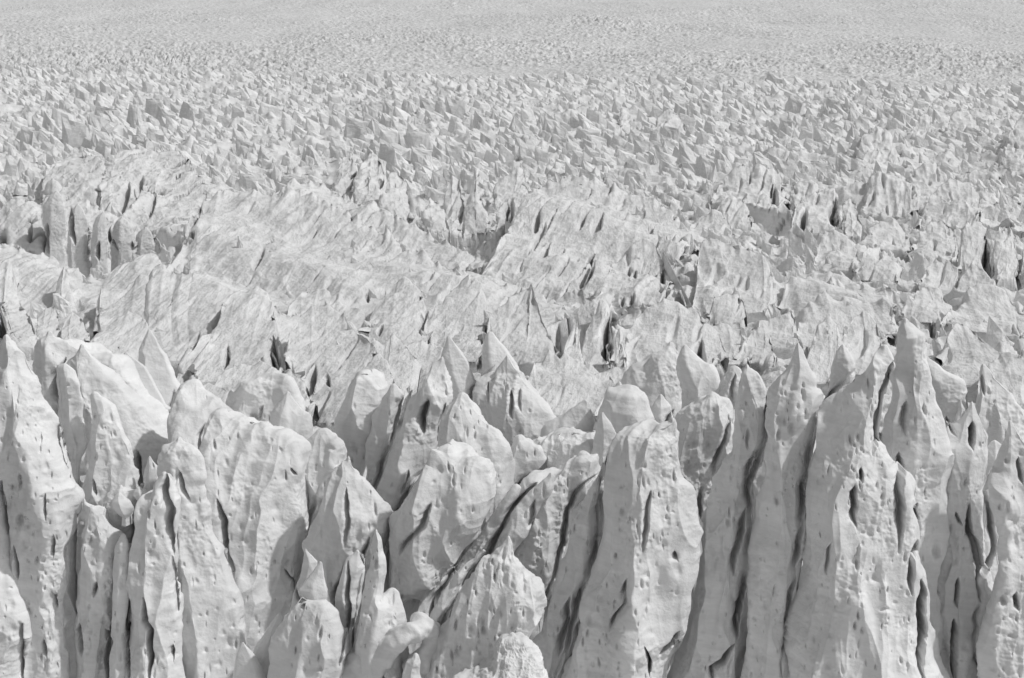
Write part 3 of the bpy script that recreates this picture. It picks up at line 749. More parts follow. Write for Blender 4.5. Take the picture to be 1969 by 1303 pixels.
 ('ice_pinnacle','small smooth ice point peeking between the blunt finger and the broad buttress',127,dict(r=.4,kf=.7,flute=.5),
  [(666,1616,1625,.5),(678,1609,1634,.5),(694,1604,1642,.6),(712,1600,1648,.6),(745,1589,1646),(780,1577,1630),(840,1572,1610)]),
 ('ice_fin','pale ice ramp behind the right shoulder of the tallest pinnacle',131,dict(r=.35,kf=.5,flute=.4),
  [(690,1776,1786),(705,1776,1803),(724,1778,1821),(741,1780,1846),(761,1785,1858),(790,1795,1860),(830,1805,1858),(900,1815,1850)]),
 ('ice_fin','jagged ice fin with a dark notch under its tip, near the right edge',129,dict(r=.4,kf=.55,pit_n=6),
  [(704,1885,1896),(717,1878,1914),(744,1876,1941),(771,1873,1960),(800,1870,1982),(840,1872,2000),(900,1880,2010)]),
 ('ice_pinnacle','slender ice spire with a long hole through its side, right of the tallest pinnacle',120,dict(r=.4,kf=.8,pit_n=20),
  [(775,1865,1872),(795,1857,1885),(815,1848,1898),(835,1838,1909),(866,1824,1908),(920,1815,1900),(970,1810,1888),(1050,1800,1878),(1100,1785,1885),(1160,1778,1895),(1200,1775,1890),(1303,1772,1886)]),
 ('ice_fin','small low ice horn between the tallest pinnacle and the holed spire',124,dict(r=.5,kf=.7),
  [(770,1843,1850),(785,1838,1858),(810,1830,1860),(850,1825,1860)]),
 ('ice_pinnacle','bright smooth ice pinnacle cut by the right edge of the photo',116,dict(r=.08,kf=.5,pit_n=35),
  [(812,1939,1946,.3),(828,1938,1958,.2),(850,1935,1974,.15),(870,1931,1988,.12),(900,1924,2004,.1),(925,1908,2012,.1),(944,1899,2016,.1),(985,1907,2018,.1),(1032,1917,2020),(1066,1914,2020),(1113,1897,2020),(1160,1890,2020),(1187,1882,2025),(1268,1878,2030),(1303,1888,2040)]),
 ('ice_fin','rough grey ice strip in the shadow between the holed spire and the right-edge pinnacle',122,dict(r=.5,kf=.5,crumb=.06),
  [(855,1898,1925),(900,1885,1930),(1000,1872,1926),(1100,1870,1915),(1200,1872,1900)]),
 ('ice_fin','low dark-rimmed ice arch right of the ice pyramid',134,dict(r=.6,kf=.5,flute=.3),
  [(741,1182,1199),(755,1169,1206),(775,1156,1202),(800,1148,1190),(840,1144,1178)]),
 ('ice_fin','rounded pitted ice hump with a notched top, right of the dark-rimmed arch',131,dict(r=.4,kf=.7),
  [(750,1200,1226),(765,1184,1240),(790,1174,1246),(820,1170,1248),(870,1166,1242)]),
 ('ice_fin','small smooth ice cone in front of the dark-rimmed arch',127,dict(r=.4,kf=.7,flute=.3),
  [(797,1153,1163),(815,1146,1178),(840,1140,1192),(880,1132,1200),(920,1126,1200)]),
 ('ice_fin','tilted pale ice wedge at the right foot of the ice pyramid',132,dict(r=.7,kf=.5,flute=.4),
  [(777,1113,1136),(795,1086,1141),(815,1066,1142),(835,1050,1140),(860,1045,1140),(920,1050,1130)]),
 ('ice_fin','long-crested smooth ice ridge above the flat-topped serac',150,dict(r=.4,kf=.5,flute=.5),
  [(663,1283,1296),(672,1262,1312),(690,1240,1328),(710,1215,1336),(735,1196,1336),(770,1190,1325),(830,1190,1310)]),
 ('ice_fin','smooth pointed ice mound left of the round-shouldered pillar',146,dict(r=.3,kf=.6,flute=.4),
  [(667,1313,1321),(690,1306,1345),(710,1303,1372),(740,1305,1390),(770,1308,1395),(820,1310,1395)]),
 ('ice_block','small rounded ice nub behind the top of the flat-topped serac',133,dict(r=.5,kf=.8,flute=.3),
  [(765,1262,1278),(780,1250,1289),(800,1244,1294),(850,1240,1296)]),
 ('ice_slab','rough dark ice slab propped behind the round-shouldered pillar',136,dict(r=.4,kf=.4,crumb=.12,flute=.2),
  [(711,1400,1424),(728,1386,1430),(748,1370,1428),(770,1352,1415),(810,1350,1410)]),
 ('ice_slab','flat triangular ice blade left of the ice pyramid',165,dict(r=.35,kf=.4,flute=.2,rough=.5),
  [(649,858,867,.4),(673,851,887,.4),(700,847,904,.4),(720,850,913,.4),(745,855,922,.4),(780,865,918,.4)]),
 ('ice_slab','dark-faced pointed ice blade just behind the tip of the ice pyramid',165,dict(r=.25,kf=.6,flute=.3,rough=.6),
  [(644,936,949),(658,933,958),(680,930,975),(700,928,992),(730,927,1010),(780,930,1020)]),
 ('ice_fin','slanting pale ice rib between the leaning rib and the wide leaning slab',127,dict(r=.5,kf=.6,pit_n=6),
  [(845,985,1010,.5),(860,975,1040,.5),(880,968,1055,.5),(905,958,1040,.5),(930,950,1010,.5),(960,940,985,.5),(1000,925,960,.5)]),
 ('ice_fin','low crumpled ice bank under the tilted wedge right of the pyramid',129,dict(r=.5,kf=.6,crumb=.12,pit_n=6),
  [(835,1060,1120,.5),(845,1030,1170,.5),(860,1010,1190,.5),(890,1000,1185,.5),(940,990,1170,.5)]),
 ('ice_fin','smooth bright ice apron joining the slim spire and the curved hump at the bottom',114.2,dict(r=.15,kf=.5,pit_n=10,lean=.35,flute=.5),
  [(1140,742,766),(1152,720,770),(1175,700,774),(1210,690,782),(1250,680,792),(1303,665,806)]),
 ('ice_fin','low pitted ice skirt between the two left pillars and the sharp shaded pinnacle',118.5,dict(r=.3,kf=.4,pit_n=30,lean=.2),
  [(985,238,262),(1010,220,290),(1060,200,320),(1150,190,340),(1303,180,350)]),
 ('ice_fin','pale ice wall seen behind the slats low in the centre',121.5,dict(r=.3,kf=.4,pit_n=15,lean=.3),
  [(1075,800,860),(1100,785,900),(1130,775,900),(1170,765,890),(1230,755,880)]),
 ('ice_fin','long smooth snow slope running down from the snowy hill to the broad bright wall',134,dict(r=.2,kf=.5,pit_n=4,lean=.9,flute=.4),
  [(738,345,392),(752,338,412),(772,334,440),(798,330,480),(825,335,560),(855,350,588),(900,370,592),(950,380,590)]),
 ('ice_fin','thin diagonal slat of ice rising right along the dark valley beside the leaning rib',122.5,dict(r=.5,kf=.7,pit_n=4,flute=.5),
  [(938,985,1000),(955,968,992),(980,950,980),(1010,930,962),(1040,908,945),(1070,888,928),(1100,870,912),(1140,850,890)]),
 ('ice_fin','slanting ice strip with a jagged top leaning on the wide leaning slab',121.8,dict(r=.55,kf=.7,pit_n=8,flute=.5),
  [(915,1052,1066),(930,1035,1064),(955,1012,1050),(985,990,1030),(1020,968,1008),(1060,948,985),(1110,925,962)]),
 ('ice_fin','recessed ice rib in the gap between the round-shouldered pillar and the blunt finger',122.5,dict(r=.8,kf=.4,pit_n=4),
  [(775,1470,1482),(800,1462,1500),(850,1445,1500),(900,1425,1490),(1000,1415,1480),(1303,1400,1450)]),
]
TUBES = [
 ('ice_lip','curled lit ice lip over a dark hollow, at the right foot of the slim spire',[(672,1330,112.5,60),(715,1275,112,46),(748,1240,111.5,27),(782,1220,111,25),(812,1206,112,21),(838,1203,113.5,17)]),
 ('ice_lip','short rounded ice rib running down right from the end of the curled lip',[(838,1205,112.5,12),(832,1235,112,18),(815,1275,112,26),(800,1330,112,34)]),
]

# ------------------------------------------------------------------ broad ridges and slabs of the middle distance, traced
# name, label, bottom row, options, crest (photo points, left to right)
MID = [
 ('ice_ridge','ragged ice wall standing behind the pillars with dark clefts at the left edge',485,dict(run=.25,thick=4,cut=.3),[(-30,470),(-18,420),(10,398),(50,393),(80,400),(100,374),(118,378),(140,392),(168,388),(200,405),(240,416),(272,432),(300,452),(312,480)]),
 # --- left
 ('ice_ridge','streaked ice slope with three dark slits at its foot, upper left',445,dict(run=.9,yaw=-10,cut=.5),[(185,420),(200,330),(225,300),(265,285),(300,292),(335,278),(362,300),(378,325),(400,350),(398,395),(385,440)]),
 ('ice_ridge','ice slope with a smooth face left of the three dark slits on the upper left',420,dict(run=.7,yaw=-6),[(75,400),(85,330),(110,300),(140,286),(165,292),(190,300),(205,330),(215,380),(215,420)]),
 ('ice_ridge','longest streaked ice ridge, running down to the right from the upper left to the middle',640,dict(run=1.25,yaw=-50,cut=.45,thick=8,serr=.5,bot=(260,1180)),[(300,560),(345,480),(372,420),(392,388),(420,372),(470,368),(520,380),(560,378),(610,392),(660,410),(710,430),(760,450),(805,478),(850,492),(900,520),(960,545),(1020,560),(1090,580),(1150,592),(1205,604)]),
 ('ice_ridge','narrow bright ice crest lying directly behind the longest streaked ridge',520,dict(run=.9,yaw=-26,thick=5,serr=.4),[(520,400),(560,360),(600,345),(650,362),(700,390),(760,420),(810,445),(860,472),(905,490),(960,512)]),
 ('ice_slab','long saw-crested ice slab with a pointed left end, middle left',690,dict(run=.85,yaw=-6,cut=.4,bot=(170,560)),[(178,625),(186,575),(193,553),(220,556),(244,556),(262,545),(288,550),(296,535),(318,530),(340,547),(352,540),(372,548),(400,532),(432,522),(462,540),(490,556),(512,560),(528,590),(545,615)]),
 ('ice_slab','rounded ice block in front of the pointed end of the saw-crested slab',690,dict(run=.6,yaw=5,thick=4,bot=(160,300)),[(168,655),(185,630),(215,610),(245,593),(262,592),(278,606),(284,622),(270,645)]),
 ('ice_slab','triangular ice face with two slanting slits, below the saw-crested slab',735,dict(run=.8,yaw=-5,cut=.3,bot=(330,560)),[(345,700),(375,660),(410,640),(425,600),(455,572),(490,562),(515,566),(528,600),(535,650),(560,700)]),
 ('ice_slab','low rounded ice mound above the tilted grey blade',730,dict(run=.7,thick=4,bot=(360,460)),[(360,705),(378,682),(402,668),(428,662),(440,675),(442,705)]),
 ('ice_fin','thin ice blade standing before a dark crevice, left of the middle',725,dict(run=.25,thick=2.5,bot=(496,538)),[(498,718),(508,680),(520,655),(528,668),(536,700)]),
 ('ice_slab','wide ice face with small slits above the flat-headed grey pillar',812,dict(run=.8,yaw=-14,cut=.4,bot=(560,780)),[(548,690),(556,640),(575,610),(600,590),(630,592),(660,606),(690,640),(720,668),(745,690),(760,740)]),
 ('ice_slab','pale ice face between two slanting slits, above the knob-topped serac',760,dict(run=.7,yaw=-8,cut=.3,bot=(640,800)),[(645,700),(660,660),(685,645),(700,655),(740,660),(752,640),(772,648),(800,690)]),
 ('ice_slab','streaked ice slab right of the triangular face, cut off by a crevice on its left',650,dict(run=.8,yaw=-14,cut=.3,bot=(540,700)),[(545,640),(556,590),(580,560),(610,545),(645,560),(680,585),(705,600),(715,640)]),
 ('ice_slab','leaning ice slab just left of the middle, right of a notch with dark holes',690,dict(run=.8,yaw=-12,cut=.4,bot=(690,820)),[(705,640),(712,600),(728,570),(745,545),(765,530),(790,535),(812,560),(820,600),(818,645)]),
 ('ice_slab','leaning ice slab with a jagged notch on its left edge, photo middle',695,dict(run=.8,yaw=-12,cut=.4,bot=(800,940)),[(812,645),(820,615),(838,585),(862,555),(885,545),(905,540),(925,548),(935,580),(934,620),(920,650)]),
 ('ice_slab','big ice pyramid with a flat streaked front, right of the middle notch',700,dict(run=.6,yaw=-10,thick=5,bot=(935,1090)),[(936,640),(942,600),(958,582),(985,566),(1005,555),(1022,546),(1030,575),(1040,600),(1058,640),(1075,672),(1085,700)]),
 ('ice_pinnacle','pale rounded ice post leaning right beside the flat-fronted pyramid',700,dict(run=.3,thick=3,bot=(1082,1125)),[(1078,690),(1092,645),(1102,618),(1110,610),(1118,625),(1116,665),(1108,700)]),
 ('ice_slab','crumpled ice slab with an upright dark crack on its right side',700,dict(run=.5,yaw=-4,thick=4,cut=.4,bot=(1110,1180)),[(1112,700),(1125,640),(1140,600),(1160,585),(1172,600),(1176,650),(1172,700)]),
 ('ice_slab','narrow upright ice plate right of the dark crack',698,dict(run=.25,thick=3,bot=(1178,1206)),[(1178,690),(1182,645),(1192,625),(1200,640),(1204,690)]),
 ('ice_slab','broad flat grey ice face right of the cracked slab, behind the long-crested smooth ridge',710,dict(run=.7,yaw=-12,thick=6,bot=(1195,1400)),[(1200,690),(1206,640),(1222,605),(1245,585),(1272,574),(1305,572),(1330,590),(1355,610),(1385,640),(1405,690)]),
 ('ice_ridge','large streaked ice dome in the middle with long slanting crevices in its left half',590,dict(run=1.2,yaw=-22,cut=.7,thick=8,serr=.4,bot=(930,1335)),[(925,520),(945,492),(970,455),(995,410),(1012,375),(1032,352),(1060,345),(1105,342),(1145,350),(1190,366),(1230,372),(1275,388),(1300,402),(1330,430),(1345,470)]),
 ('ice_slab','smooth pale ice dome with small upright slits, lower right of the large streaked dome',600,dict(run=.9,yaw=-8,cut=.5,bot=(1105,1330)),[(1110,590),(1122,550),(1138,515),(1162,488),(1195,470),(1232,458),(1258,462),(1272,480),(1282,510),(1290,560),(1295,595)]),
 ('ice_slab','tall grey ice face with a dark left edge, right of the small upright slits',605,dict(run=.7,yaw=-8,bot=(1330,1500)),[(1332,600),(1338,540),(1342,480),(1352,464),(1378,462),(1405,476),(1440,486),(1465,500),(1480,530),(1490,580)]),
 ('ice_slab','small pale ice slab at the foot of the tall grey face',625,dict(run=.5,thick=4,bot=(1360,1435)),[(1362,612),(1375,580),(1398,562),(1418,564),(1430,580),(1436,612)]),
 ('ice_slab','sharp-cornered ice plate with a vertical right edge, behind the blunt ice finger',665,dict(run=.6,yaw=-4,thick=4,bot=(1445,1545)),[(1450,650),(1462,612),(1490,602),(1512,598),(1526,591),(1532,610),(1536,650)]),
 ('ice_slab','rounded ice slab behind the round-shouldered pillar',700,dict(run=.6,yaw=-4,thick=4,bot=(1410,1495)),[(1415,690),(1430,655),(1450,628),(1470,622),(1484,640),(1488,690)]),
 ('ice_slab','streaked ice cone left of the tip of the tallest pinnacle',720,dict(run=.7,yaw=-4,cut=.2,bot=(1590,1705)),[(1595,705),(1610,665),(1628,630),(1642,606),(1658,597),(1676,606),(1688,622),(1695,660),(1698,705)]),
 ('ice_slab','streaked ice cone in front of the sharp-cornered plate, with a notched right side',735,dict(run=.6,thick=4,bot=(1550,1610)),[(1548,700),(1560,660),(1575,630),(1592,612),(1605,625),(1614,660),(1616,700)]),
 ('ice_slab','broad grey ice face near the right edge, level with the tallest pinnacle',650,dict(run=.7,yaw=-10,thick=6,bot=(1805,1990)),[(1808,640),(1830,600),(1850,572),(1862,548),(1880,540),(1905,542),(1932,552),(1960,580),(2000,600)]),
 ('ice_slab','lit ice wedge with a rounded top, right of the tallest pinnacle tip',740,dict(run=.7,yaw=-6,thick=4,bot=(1800,1960)),[(1805,690),(1820,650),(1838,625),(1850,618),(1868,630),(1890,655),(1920,675),(1955,705)]),
 ('ice_slab','right-edge ice slab above the jagged fin with the dark notch',790,dict(run=.7,yaw=-4,bot=(1890,2050)),[(1880,740),(1900,700),(1925,680),(1960,690),(2000,720),(2030,760)]),
 ('ice_slab','rounded ice face with a hollow, behind the tip of the tallest pinnacle',640,dict(run=.7,yaw=-6,cut=.3,bot=(1730,1850)),[(1735,625),(1745,580),(1762,548),(1785,535),(1808,545),(1825,575),(1840,610)]),
 ('ice_slab','triangular grey ice plate right of centre, its lit edge sloping right',545,dict(run=.4,yaw=-4,thick=4,bot=(1640,1745)),[(1645,530),(1658,500),(1676,482),(1690,472),(1702,480),(1716,500),(1735,515)]),
 ('ice_slab','dark-rimmed ice slab left of the triangular grey plate',530,dict(run=.6,yaw=-4,thick=4,cut=.3,bot=(1565,1660)),[(1565,515),(1570,470),(1582,452),(1605,446),(1628,456),(1650,478),(1655,515)]),
 ('ice_slab','low pale ice plate right of the triangular grey plate',550,dict(run=.5,thick=4,bot=(1770,1850)),[(1772,535),(1780,500),(1800,490),(1825,495),(1842,510),(1845,540)]),
 ('ice_slab','pale ice plate with a pointed right end near the right edge',555,dict(run=.5,thick=4,bot=(1835,1930)),[(1838,548),(1848,515),(1866,502),(1888,512),(1905,530),(1915,550)]),
 ('ice_pinnacle','tall rounded ice pillar with a dark cleft on its right, near the right edge',535,dict(run=.3,thick=4,cut=.3,bot=(1845,1905)),[(1845,520),(1850,460),(1860,435),(1880,428),(1898,440),(1904,480),(1903,525)]),
 ('ice_pinnacle','smooth rounded ice pillar with a deep dark cleft on its left, right edge',540,dict(run=.3,thick=4,bot=(1908,1958)),[(1908,525),(1914,460),(1925,430),(1942,428),(1955,450),(1958,525)]),
 ('ice_pinnacle','ice pillar cut by the right edge above the broad grey face',540,dict(run=.3,thick=4,bot=(1965,2010)),[(1965,520),(1972,450),(1990,430),(2010,470)]),
 # --- centre: walls behind the large dome
 ('ice_pinnacle','very slender split ice spire in the small valley left of the large streaked dome',440,dict(run=.25,thick=2.5,bot=(880,950)),[(884,430),(898,380),(908,345),(916,324),(924,345),(930,380),(944,425)]),
 ('ice_slab','smooth grey ice wall overhanging the small valley, left of the large streaked dome',415,dict(run=.3,thick=4,yaw=-4,bot=(940,1010)),[(942,395),(955,352),(978,340),(998,322),(1010,330),(1014,365),(1008,400)]),
 ('ice_block','curved ice arch with dark slit on its right, under the overhanging wall',462,dict(run=.4,thick=2.5,bot=(945,985)),[(948,450),(955,405),(968,384),(980,378),(984,400),(978,440)]),
 ('ice_slab','grey oval ice plate left of the slender split spire',450,dict(run=.3,thick=3,bot=(812,862)),[(812,435),(816,395),(826,374),(842,376),(852,395),(864,440)]),
 ('ice_slab','grey ice plate beside the grey oval plate, its top tilted left',425,dict(run=.3,thick=3,bot=(730,792)),[(732,412),(738,360),(748,330),(762,322),(776,328),(784,350),(790,412)]),
 ('ice_slab','broad ice plate with a bright right flank, upper centre',410,dict(run=.5,thick=4,yaw=-4,bot=(672,745)),[(676,400),(682,350),(698,312),(716,298),(732,310),(744,345),(750,400)]),
 ('ice_slab','striped ice plate above the narrow bright crest, upper centre',400,dict(run=.5,thick=4,yaw=-4,bot=(636,690)),[(640,380),(646,330),(660,305),(675,300),(684,330),(686,385)]),
 ('ice_slab','ice plate with a dark left side between the oval plate and the split spire',440,dict(run=.4,thick=3,bot=(845,895)),[(850,420),(856,360),(870,340),(885,350),(892,420)]),
 # --- right upper
 ('ice_ridge','rounded ice ridge with a dark slit near its right end, upper right of centre',405,dict(run=.9,yaw=-10,cut=.3,bot=(1365,1520)),[(1368,395),(1378,358),(1392,338),(1425,328),(1468,326),(1485,322),(1500,340),(1512,365),(1522,395)]),
 ('ice_slab','square grey ice plate right of the rounded ridge with the dark slit',400,dict(run=.4,thick=4,bot=(1518,1580)),[(1520,385),(1526,350),(1545,342),(1562,345),(1576,362),(1582,388)]),
 ('ice_slab','wide ice block split by a deep black slit, right of centre in the upper half',455,dict(run=.5,yaw=-6,cut=.3,thick=5,bot=(1520,1620)),[(1522,440),(1532,405),(1552,385),(1582,372),(1604,360),(1612,380),(1616,440)]),
 ('ice_slab','narrow plate forming the right side of the deep black slit',455,dict(run=.3,thick=3,bot=(1616,1660)),[(1616,440),(1620,395),(1632,380),(1648,392),(1660,440)]),
 ('ice_slab','smooth lens-shaped ice slab with a lit rim, right of the large streaked dome',440,dict(run=.4,thick=4,bot=(1375,1445)),[(1376,415),(1386,390),(1405,384),(1425,392),(1440,412),(1446,432)]),
 ('ice_slab','broad low ice shield, upper right',395,dict(run=.9,yaw=-6,bot=(1740,1840)),[(1742,385),(1750,340),(1768,325),(1795,326),(1815,340),(1832,360),(1840,388)]),
 ('ice_slab','tall grey ice shield with a smooth front, near the upper right edge',430,dict(run=.7,yaw=-6,thick=5,bot=(1760,1890)),[(1768,420),(1782,375),(1805,352),(1840,342),(1868,345),(1884,365),(1890,400),(1888,425)]),
 ('ice_slab','streaked pale ice slope between the square plate and the tall grey shield',400,dict(run=.9,yaw=-6,cut=.3,bot=(1660,1760)),[(1662,388),(1672,355),(1695,338),(1720,335),(1745,345),(1762,370),(1765,395)]),
 ('ice_slab','smooth grey ice slab with a lit right edge, upper right field',315,dict(run=.4,thick=5,bot=(1645,1735)),[(1648,300),(1658,268),(1678,254),(1695,252),(1708,262),(1718,285),(1730,308)]),
 ('ice_slab','dark grey pointed ice plate in the upper right field, left of a large grey shell',268,dict(run=.4,thick=4,bot=(1748,1795)),[(1750,258),(1762,235),(1778,215),(1786,222),(1792,242),(1796,260)]),
 ('ice_slab','large grey shell of ice high on the right, beside the dark pointed plate',262,dict(run=.4,thick=5,bot=(1820,1900)),[(1822,250),(1828,222),(1842,211),(1862,212),(1874,228),(1884,250),(1895,260)]),
 ('ice_slab','bright white ice plate alone among grey ones, upper right of centre',240,dict(run=.9,thick=4,yaw=20,bot=(1190,1225)),[(1190,232),(1193,208),(1205,212),(1218,222),(1224,236)]),
 ('ice_slab','ribbed grey ice mound right of the bright white plate',262,dict(run=.5,thick=5,bot=(1252,1320)),[(1254,250),(1268,222),(1282,208),(1296,218),(1310,228),(1322,252)]),
 ('ice_slab','ice face filling the right edge above a dark notch, upper right',330,dict(run=.7,thick=6,yaw=-6,bot=(1925,2010)),[(1930,310),(1938,260),(1955,230),(1980,215),(2010,240)]),
 ('ice_slab','broad smooth ice mound in the right half, level with the large dome crest',470,dict(run=.9,yaw=-8,cut=.3,bot=(1300,1420)),[(1318,460),(1330,425),(1350,405),(1375,400),(1398,415),(1412,440),(1420,465)]),
 ('ice_slab','ice hump between the black-slit block and the triangular grey plate',490,dict(run=.6,yaw=-4,thick=4,cut=.3,bot=(1660,1760)),[(1662,470),(1675,435),(1700,418),(1725,420),(1745,440),(1760,470)]),
 ('ice_slab','ice hump with a ragged top left of the tall pillar by the right edge',500,dict(run=.6,yaw=-4,thick=4,cut=.3,bot=(1750,1850)),[(1755,480),(1768,440),(1790,418),(1815,415),(1835,435),(1848,480)]),
 ('ice_slab','long low ice comb below the large dome, running toward the broad flat face',612,dict(run=.9,yaw=-10,thick=4,serr=.5,bot=(1080,1340)),[(1060,560),(1095,548),(1130,562),(1180,578),(1220,592),(1270,598),(1320,610)]),
 ('ice_slab','rumpled ice bank on the right below the triangular grey plate',610,dict(run=1.0,yaw=-10,thick=5,serr=.4,bot=(1500,1760)),[(1500,590),(1520,545),(1560,525),(1610,530),(1660,540),(1700,548),(1740,570),(1760,600)]),
 ('ice_slab','rumpled ice bank between the tall grey face and the streaked cone',665,dict(run=1.0,yaw=-6,thick=5,serr=.4,bot=(1530,1720)),[(1530,650),(1545,600),(1580,580),(1625,578),(1670,590),(1710,610),(1730,650)]),
 ('ice_slab','pale ice slab above the smooth pointed mound, right of the broad flat face',700,dict(run=.8,yaw=-6,thick=4,bot=(1325,1450)),[(1330,690),(1345,640),(1370,615),(1400,612),(1425,630),(1440,660),(1448,690)]),
 ('ice_ridge','bright rumpled snow ramp on the left, below the wall with dark clefts',600,dict(run=1.4,yaw=10,thick=5,serr=.3,bot=(-40,330)),[(-20,560),(-10,470),(20,470),(50,484),(85,482),(110,492),(140,512),(165,530),(200,534),(225,520),(255,512),(275,500),(300,498),(320,515),(340,548)]),
 ('ice_fin','small dark-sided ice horn on the bright rumpled ramp',600,dict(run=.3,thick=2.5,bot=(98,145)),[(100,590),(112,545),(124,522),(134,540),(142,590)]),
 ('ice_fin','pale ice blade in front of the rumpled ramp, above the huge pitted tower',660,dict(run=.4,thick=2.5,bot=(62,120)),[(66,650),(72,600),(88,576),(104,573),(112,595),(118,650)]),
 ('ice_fin','ice ridge at the left edge beside a black opening',665,dict(run=.5,thick=4,bot=(12,75)),[(14,655),(8,560),(0,500),(18,484),(26,530),(40,570),(60,600),(70,650)]),
 ('ice_slab','dark notched ice slab right of the pale blade, above the snowy hill',665,dict(run=.5,thick=3,cut=.3,bot=(110,175)),[(112,655),(120,610),(138,585),(160,600),(172,625),(176,660)]),
 # --- second row fillers right behind the near row
 ('ice_slab','pale ice bank with fine slits behind the pyramid and the knob-topped serac',760,dict(run=.8,thick=4,yaw=-4,cut=.3,bot=(740,880)),[(745,740),(755,700),(775,672),(800,660),(830,655),(858,670),(880,700),(890,745)]),
 ('ice_slab','rubbly pale ice bank right of the pyramid tip',800,dict(run=.9,thick=4,yaw=-4,serr=.4,bot=(1010,1180)),[(1010,740),(1025,700),(1050,680),(1085,676),(1120,690),(1150,705),(1175,720),(1190,760)]),
 ('ice_slab','pale ice slope between the rubbly bank and the long-crested ridge',790,dict(run=.8,thick=4,yaw=-4,bot=(1090,1250)),[(1095,780),(1115,740),(1150,715),(1190,705),(1225,715),(1250,750)]),
 ('ice_slab','snow-smoothed hollow bank between the lit wedge and the square-shouldered block',850,dict(run=1.2,thick=4,yaw=-4,serr=.1,streak=.1,bot=(330,460)),[(345,800),(370,755),(400,735),(430,742),(450,765),(460,800)]),
 ('ice_slab','pale ice bank behind the square-shouldered block with the round hole',790,dict(run=.9,thick=4,yaw=-4,cut=.2,bot=(400,600)),[(395,770),(420,720),(450,700),(500,694),(545,705),(585,730),(610,780)]),
]
# the wall of upright fins with dark clefts on the left: left edge, right edge, top, foot row
CLEFT = [
 (-14,8,395,478,'leftmost pillar of the ice wall with dark clefts, cut by the left edge'),
 (8,32,402,480,'narrow pillar second from the left edge in the ice wall with dark clefts'),
 (32,60,398,478,'smooth pillar, third from the left edge in the wall with dark clefts'),
 (60,92,415,482,'wide ragged pillar in the left half of the wall with dark clefts'),
 (88,132,368,488,'pointed tall pillar in the wall with dark clefts, its tip leaning right'),
 (128,176,392,520,'curved grey pillar beside the deepest cleft of the wall'),
 (172,214,408,522,'grey pillar with a long thin slit, right of the deepest cleft'),
 (212,262,418,512,'broad smooth grey pillar near the right end of the wall with dark clefts'),
 (258,300,438,505,'ragged lit pillar at the right end of the wall with dark clefts'),
 (42,76,324,372,'dark hooked ice plate above the wall with dark clefts'),
 (84,118,345,402,'rounded plate behind the pointed tall pillar'),
 (118,150,350,400,'narrow grey plate between the hooked plate and the three dark slits'),
]
MID_GROOVES = [
 ([(274,340),(268,365),(262,382)],6,4.0), ([(248,352),(242,380),(235,408)],7,5.0), ([(300,372),(294,396),(287,415)],6,4.0),
 ([(386,398),(376,420),(366,438)],6,3.0), ([(372,448),(366,462),(360,470)],6,4.0), ([(425,598),(418,615),(411,632)],5,3.0),
 ([(507,478),(498,498),(489,518)],5,3.0), ([(440,665),(438,690),(432,708)],5,3.0), ([(384,640),(376,660),(370,672)],4,2.5),
 ([(529,650),(532,680),(537,705)],9,5.0), ([(608,705),(602,735),(596,760)],7,3.5), ([(632,720),(634,742)],4,2.0),
 ([(1145,510),(1130,535),(1116,553)],8,4.0), ([(1095,495),(1085,515),(1074,530)],5,2.5), ([(1213,515),(1210,530)],4,2.5), ([(1224,520),(1222,534)],4,2.5),
 ([(1200,572),(1198,585)],4,2.5), ([(1218,568),(1216,584)],5,3), ([(1282,520),(1276,545),(1270,562)],6,3), ([(1050,430),(1035,460),(1025,480)],5,2.5),
 ([(1084,650),(1080,668),(1078,684)],8,5), ([(1172,600),(1170,650),(1166,690)],8,5), ([(1350,655),(1352,680),(1354,700)],8,5),
 ([(1490,362),(1492,378),(1494,392)],8,5), ([(1606,385),(1609,410),(1613,438)],8,6), ([(986,386),(982,415),(970,450)],9,6),
 ([(738,345),(732,360)],6,4), ([(1548,402),(1546,440)],7,5), ([(1906,448),(1904,490),(1908,530)],9,6), ([(1795,620),(1800,650)],6,3),
 ([(710,565),(708,580)],4,2), ([(822,600),(814,625),(811,642)],6,3), ([(735,625),(730,645)],4,2.5), ([(1240,405),(1236,420)],4,2.5),
 ([(170,440),(172,480),(172,516)],8,6), ([(138,400),(140,430),(146,470)],7,5), ([(93,430),(90,460),(92,486)],7,5), ([(205,420),(214,450),(226,482)],5,4),
 ([(255,465),(258,498)],5,5), ([(60,430),(58,465)],5,4), ([(8,440),(10,470)],6,5), ([(190,465),(190,500)],6,4), ([(0,600),(5,625),(8,648)],9,6),
]

M_GROUND = ice_material('wind_crust', streak=0, fine=.35, amt=.9, big=.09, amt2=2.2, lo=.48, hi=.79)
MIDP, pts = [], []
for i, (nm, lab, yb, opt, crest) in enumerate(MID):
    P, F, ns = ridge(crest, yb, seed=i + 3, grooves=MID_GROOVES, **opt)
    MIDP.append((P, F, ns)); pts.append(P[:int(F[:ns].max()) + 1])
ENV = envelope(np.concatenate(pts))
build_ground(ENV)
for i, (nm, lab, d, opt, rows) in enumerate(NEAR):
    # where a neighbour stands in front, the ice recedes into a dark gap along that neighbour's left edge
    edges = [([(r_[1] - 2, r_[0]) for r_ in R2 if r_[0] > R2[0][0] + 12], 10.5, 1.5) for (_, _, d2, _, R2) in NEAR if d2 < d - .4 and len(R2) > 6]
    P, F = spire(rows, d, seed=i + 1, grooves=GROOVES, edges=edges, pits=PITS, **opt)
    place(nm, P, F, M_NEAR, label=lab, cat=nm.replace('_', ' '), kind='thing')
for i, (nm, lab, path) in enumerate(TUBES):
    P, F = tube(path, seed=i + 60, rough=1.7)
    place(nm, P, F, M_NEAR, label=lab, cat=nm.replace('_', ' '), kind='thing')

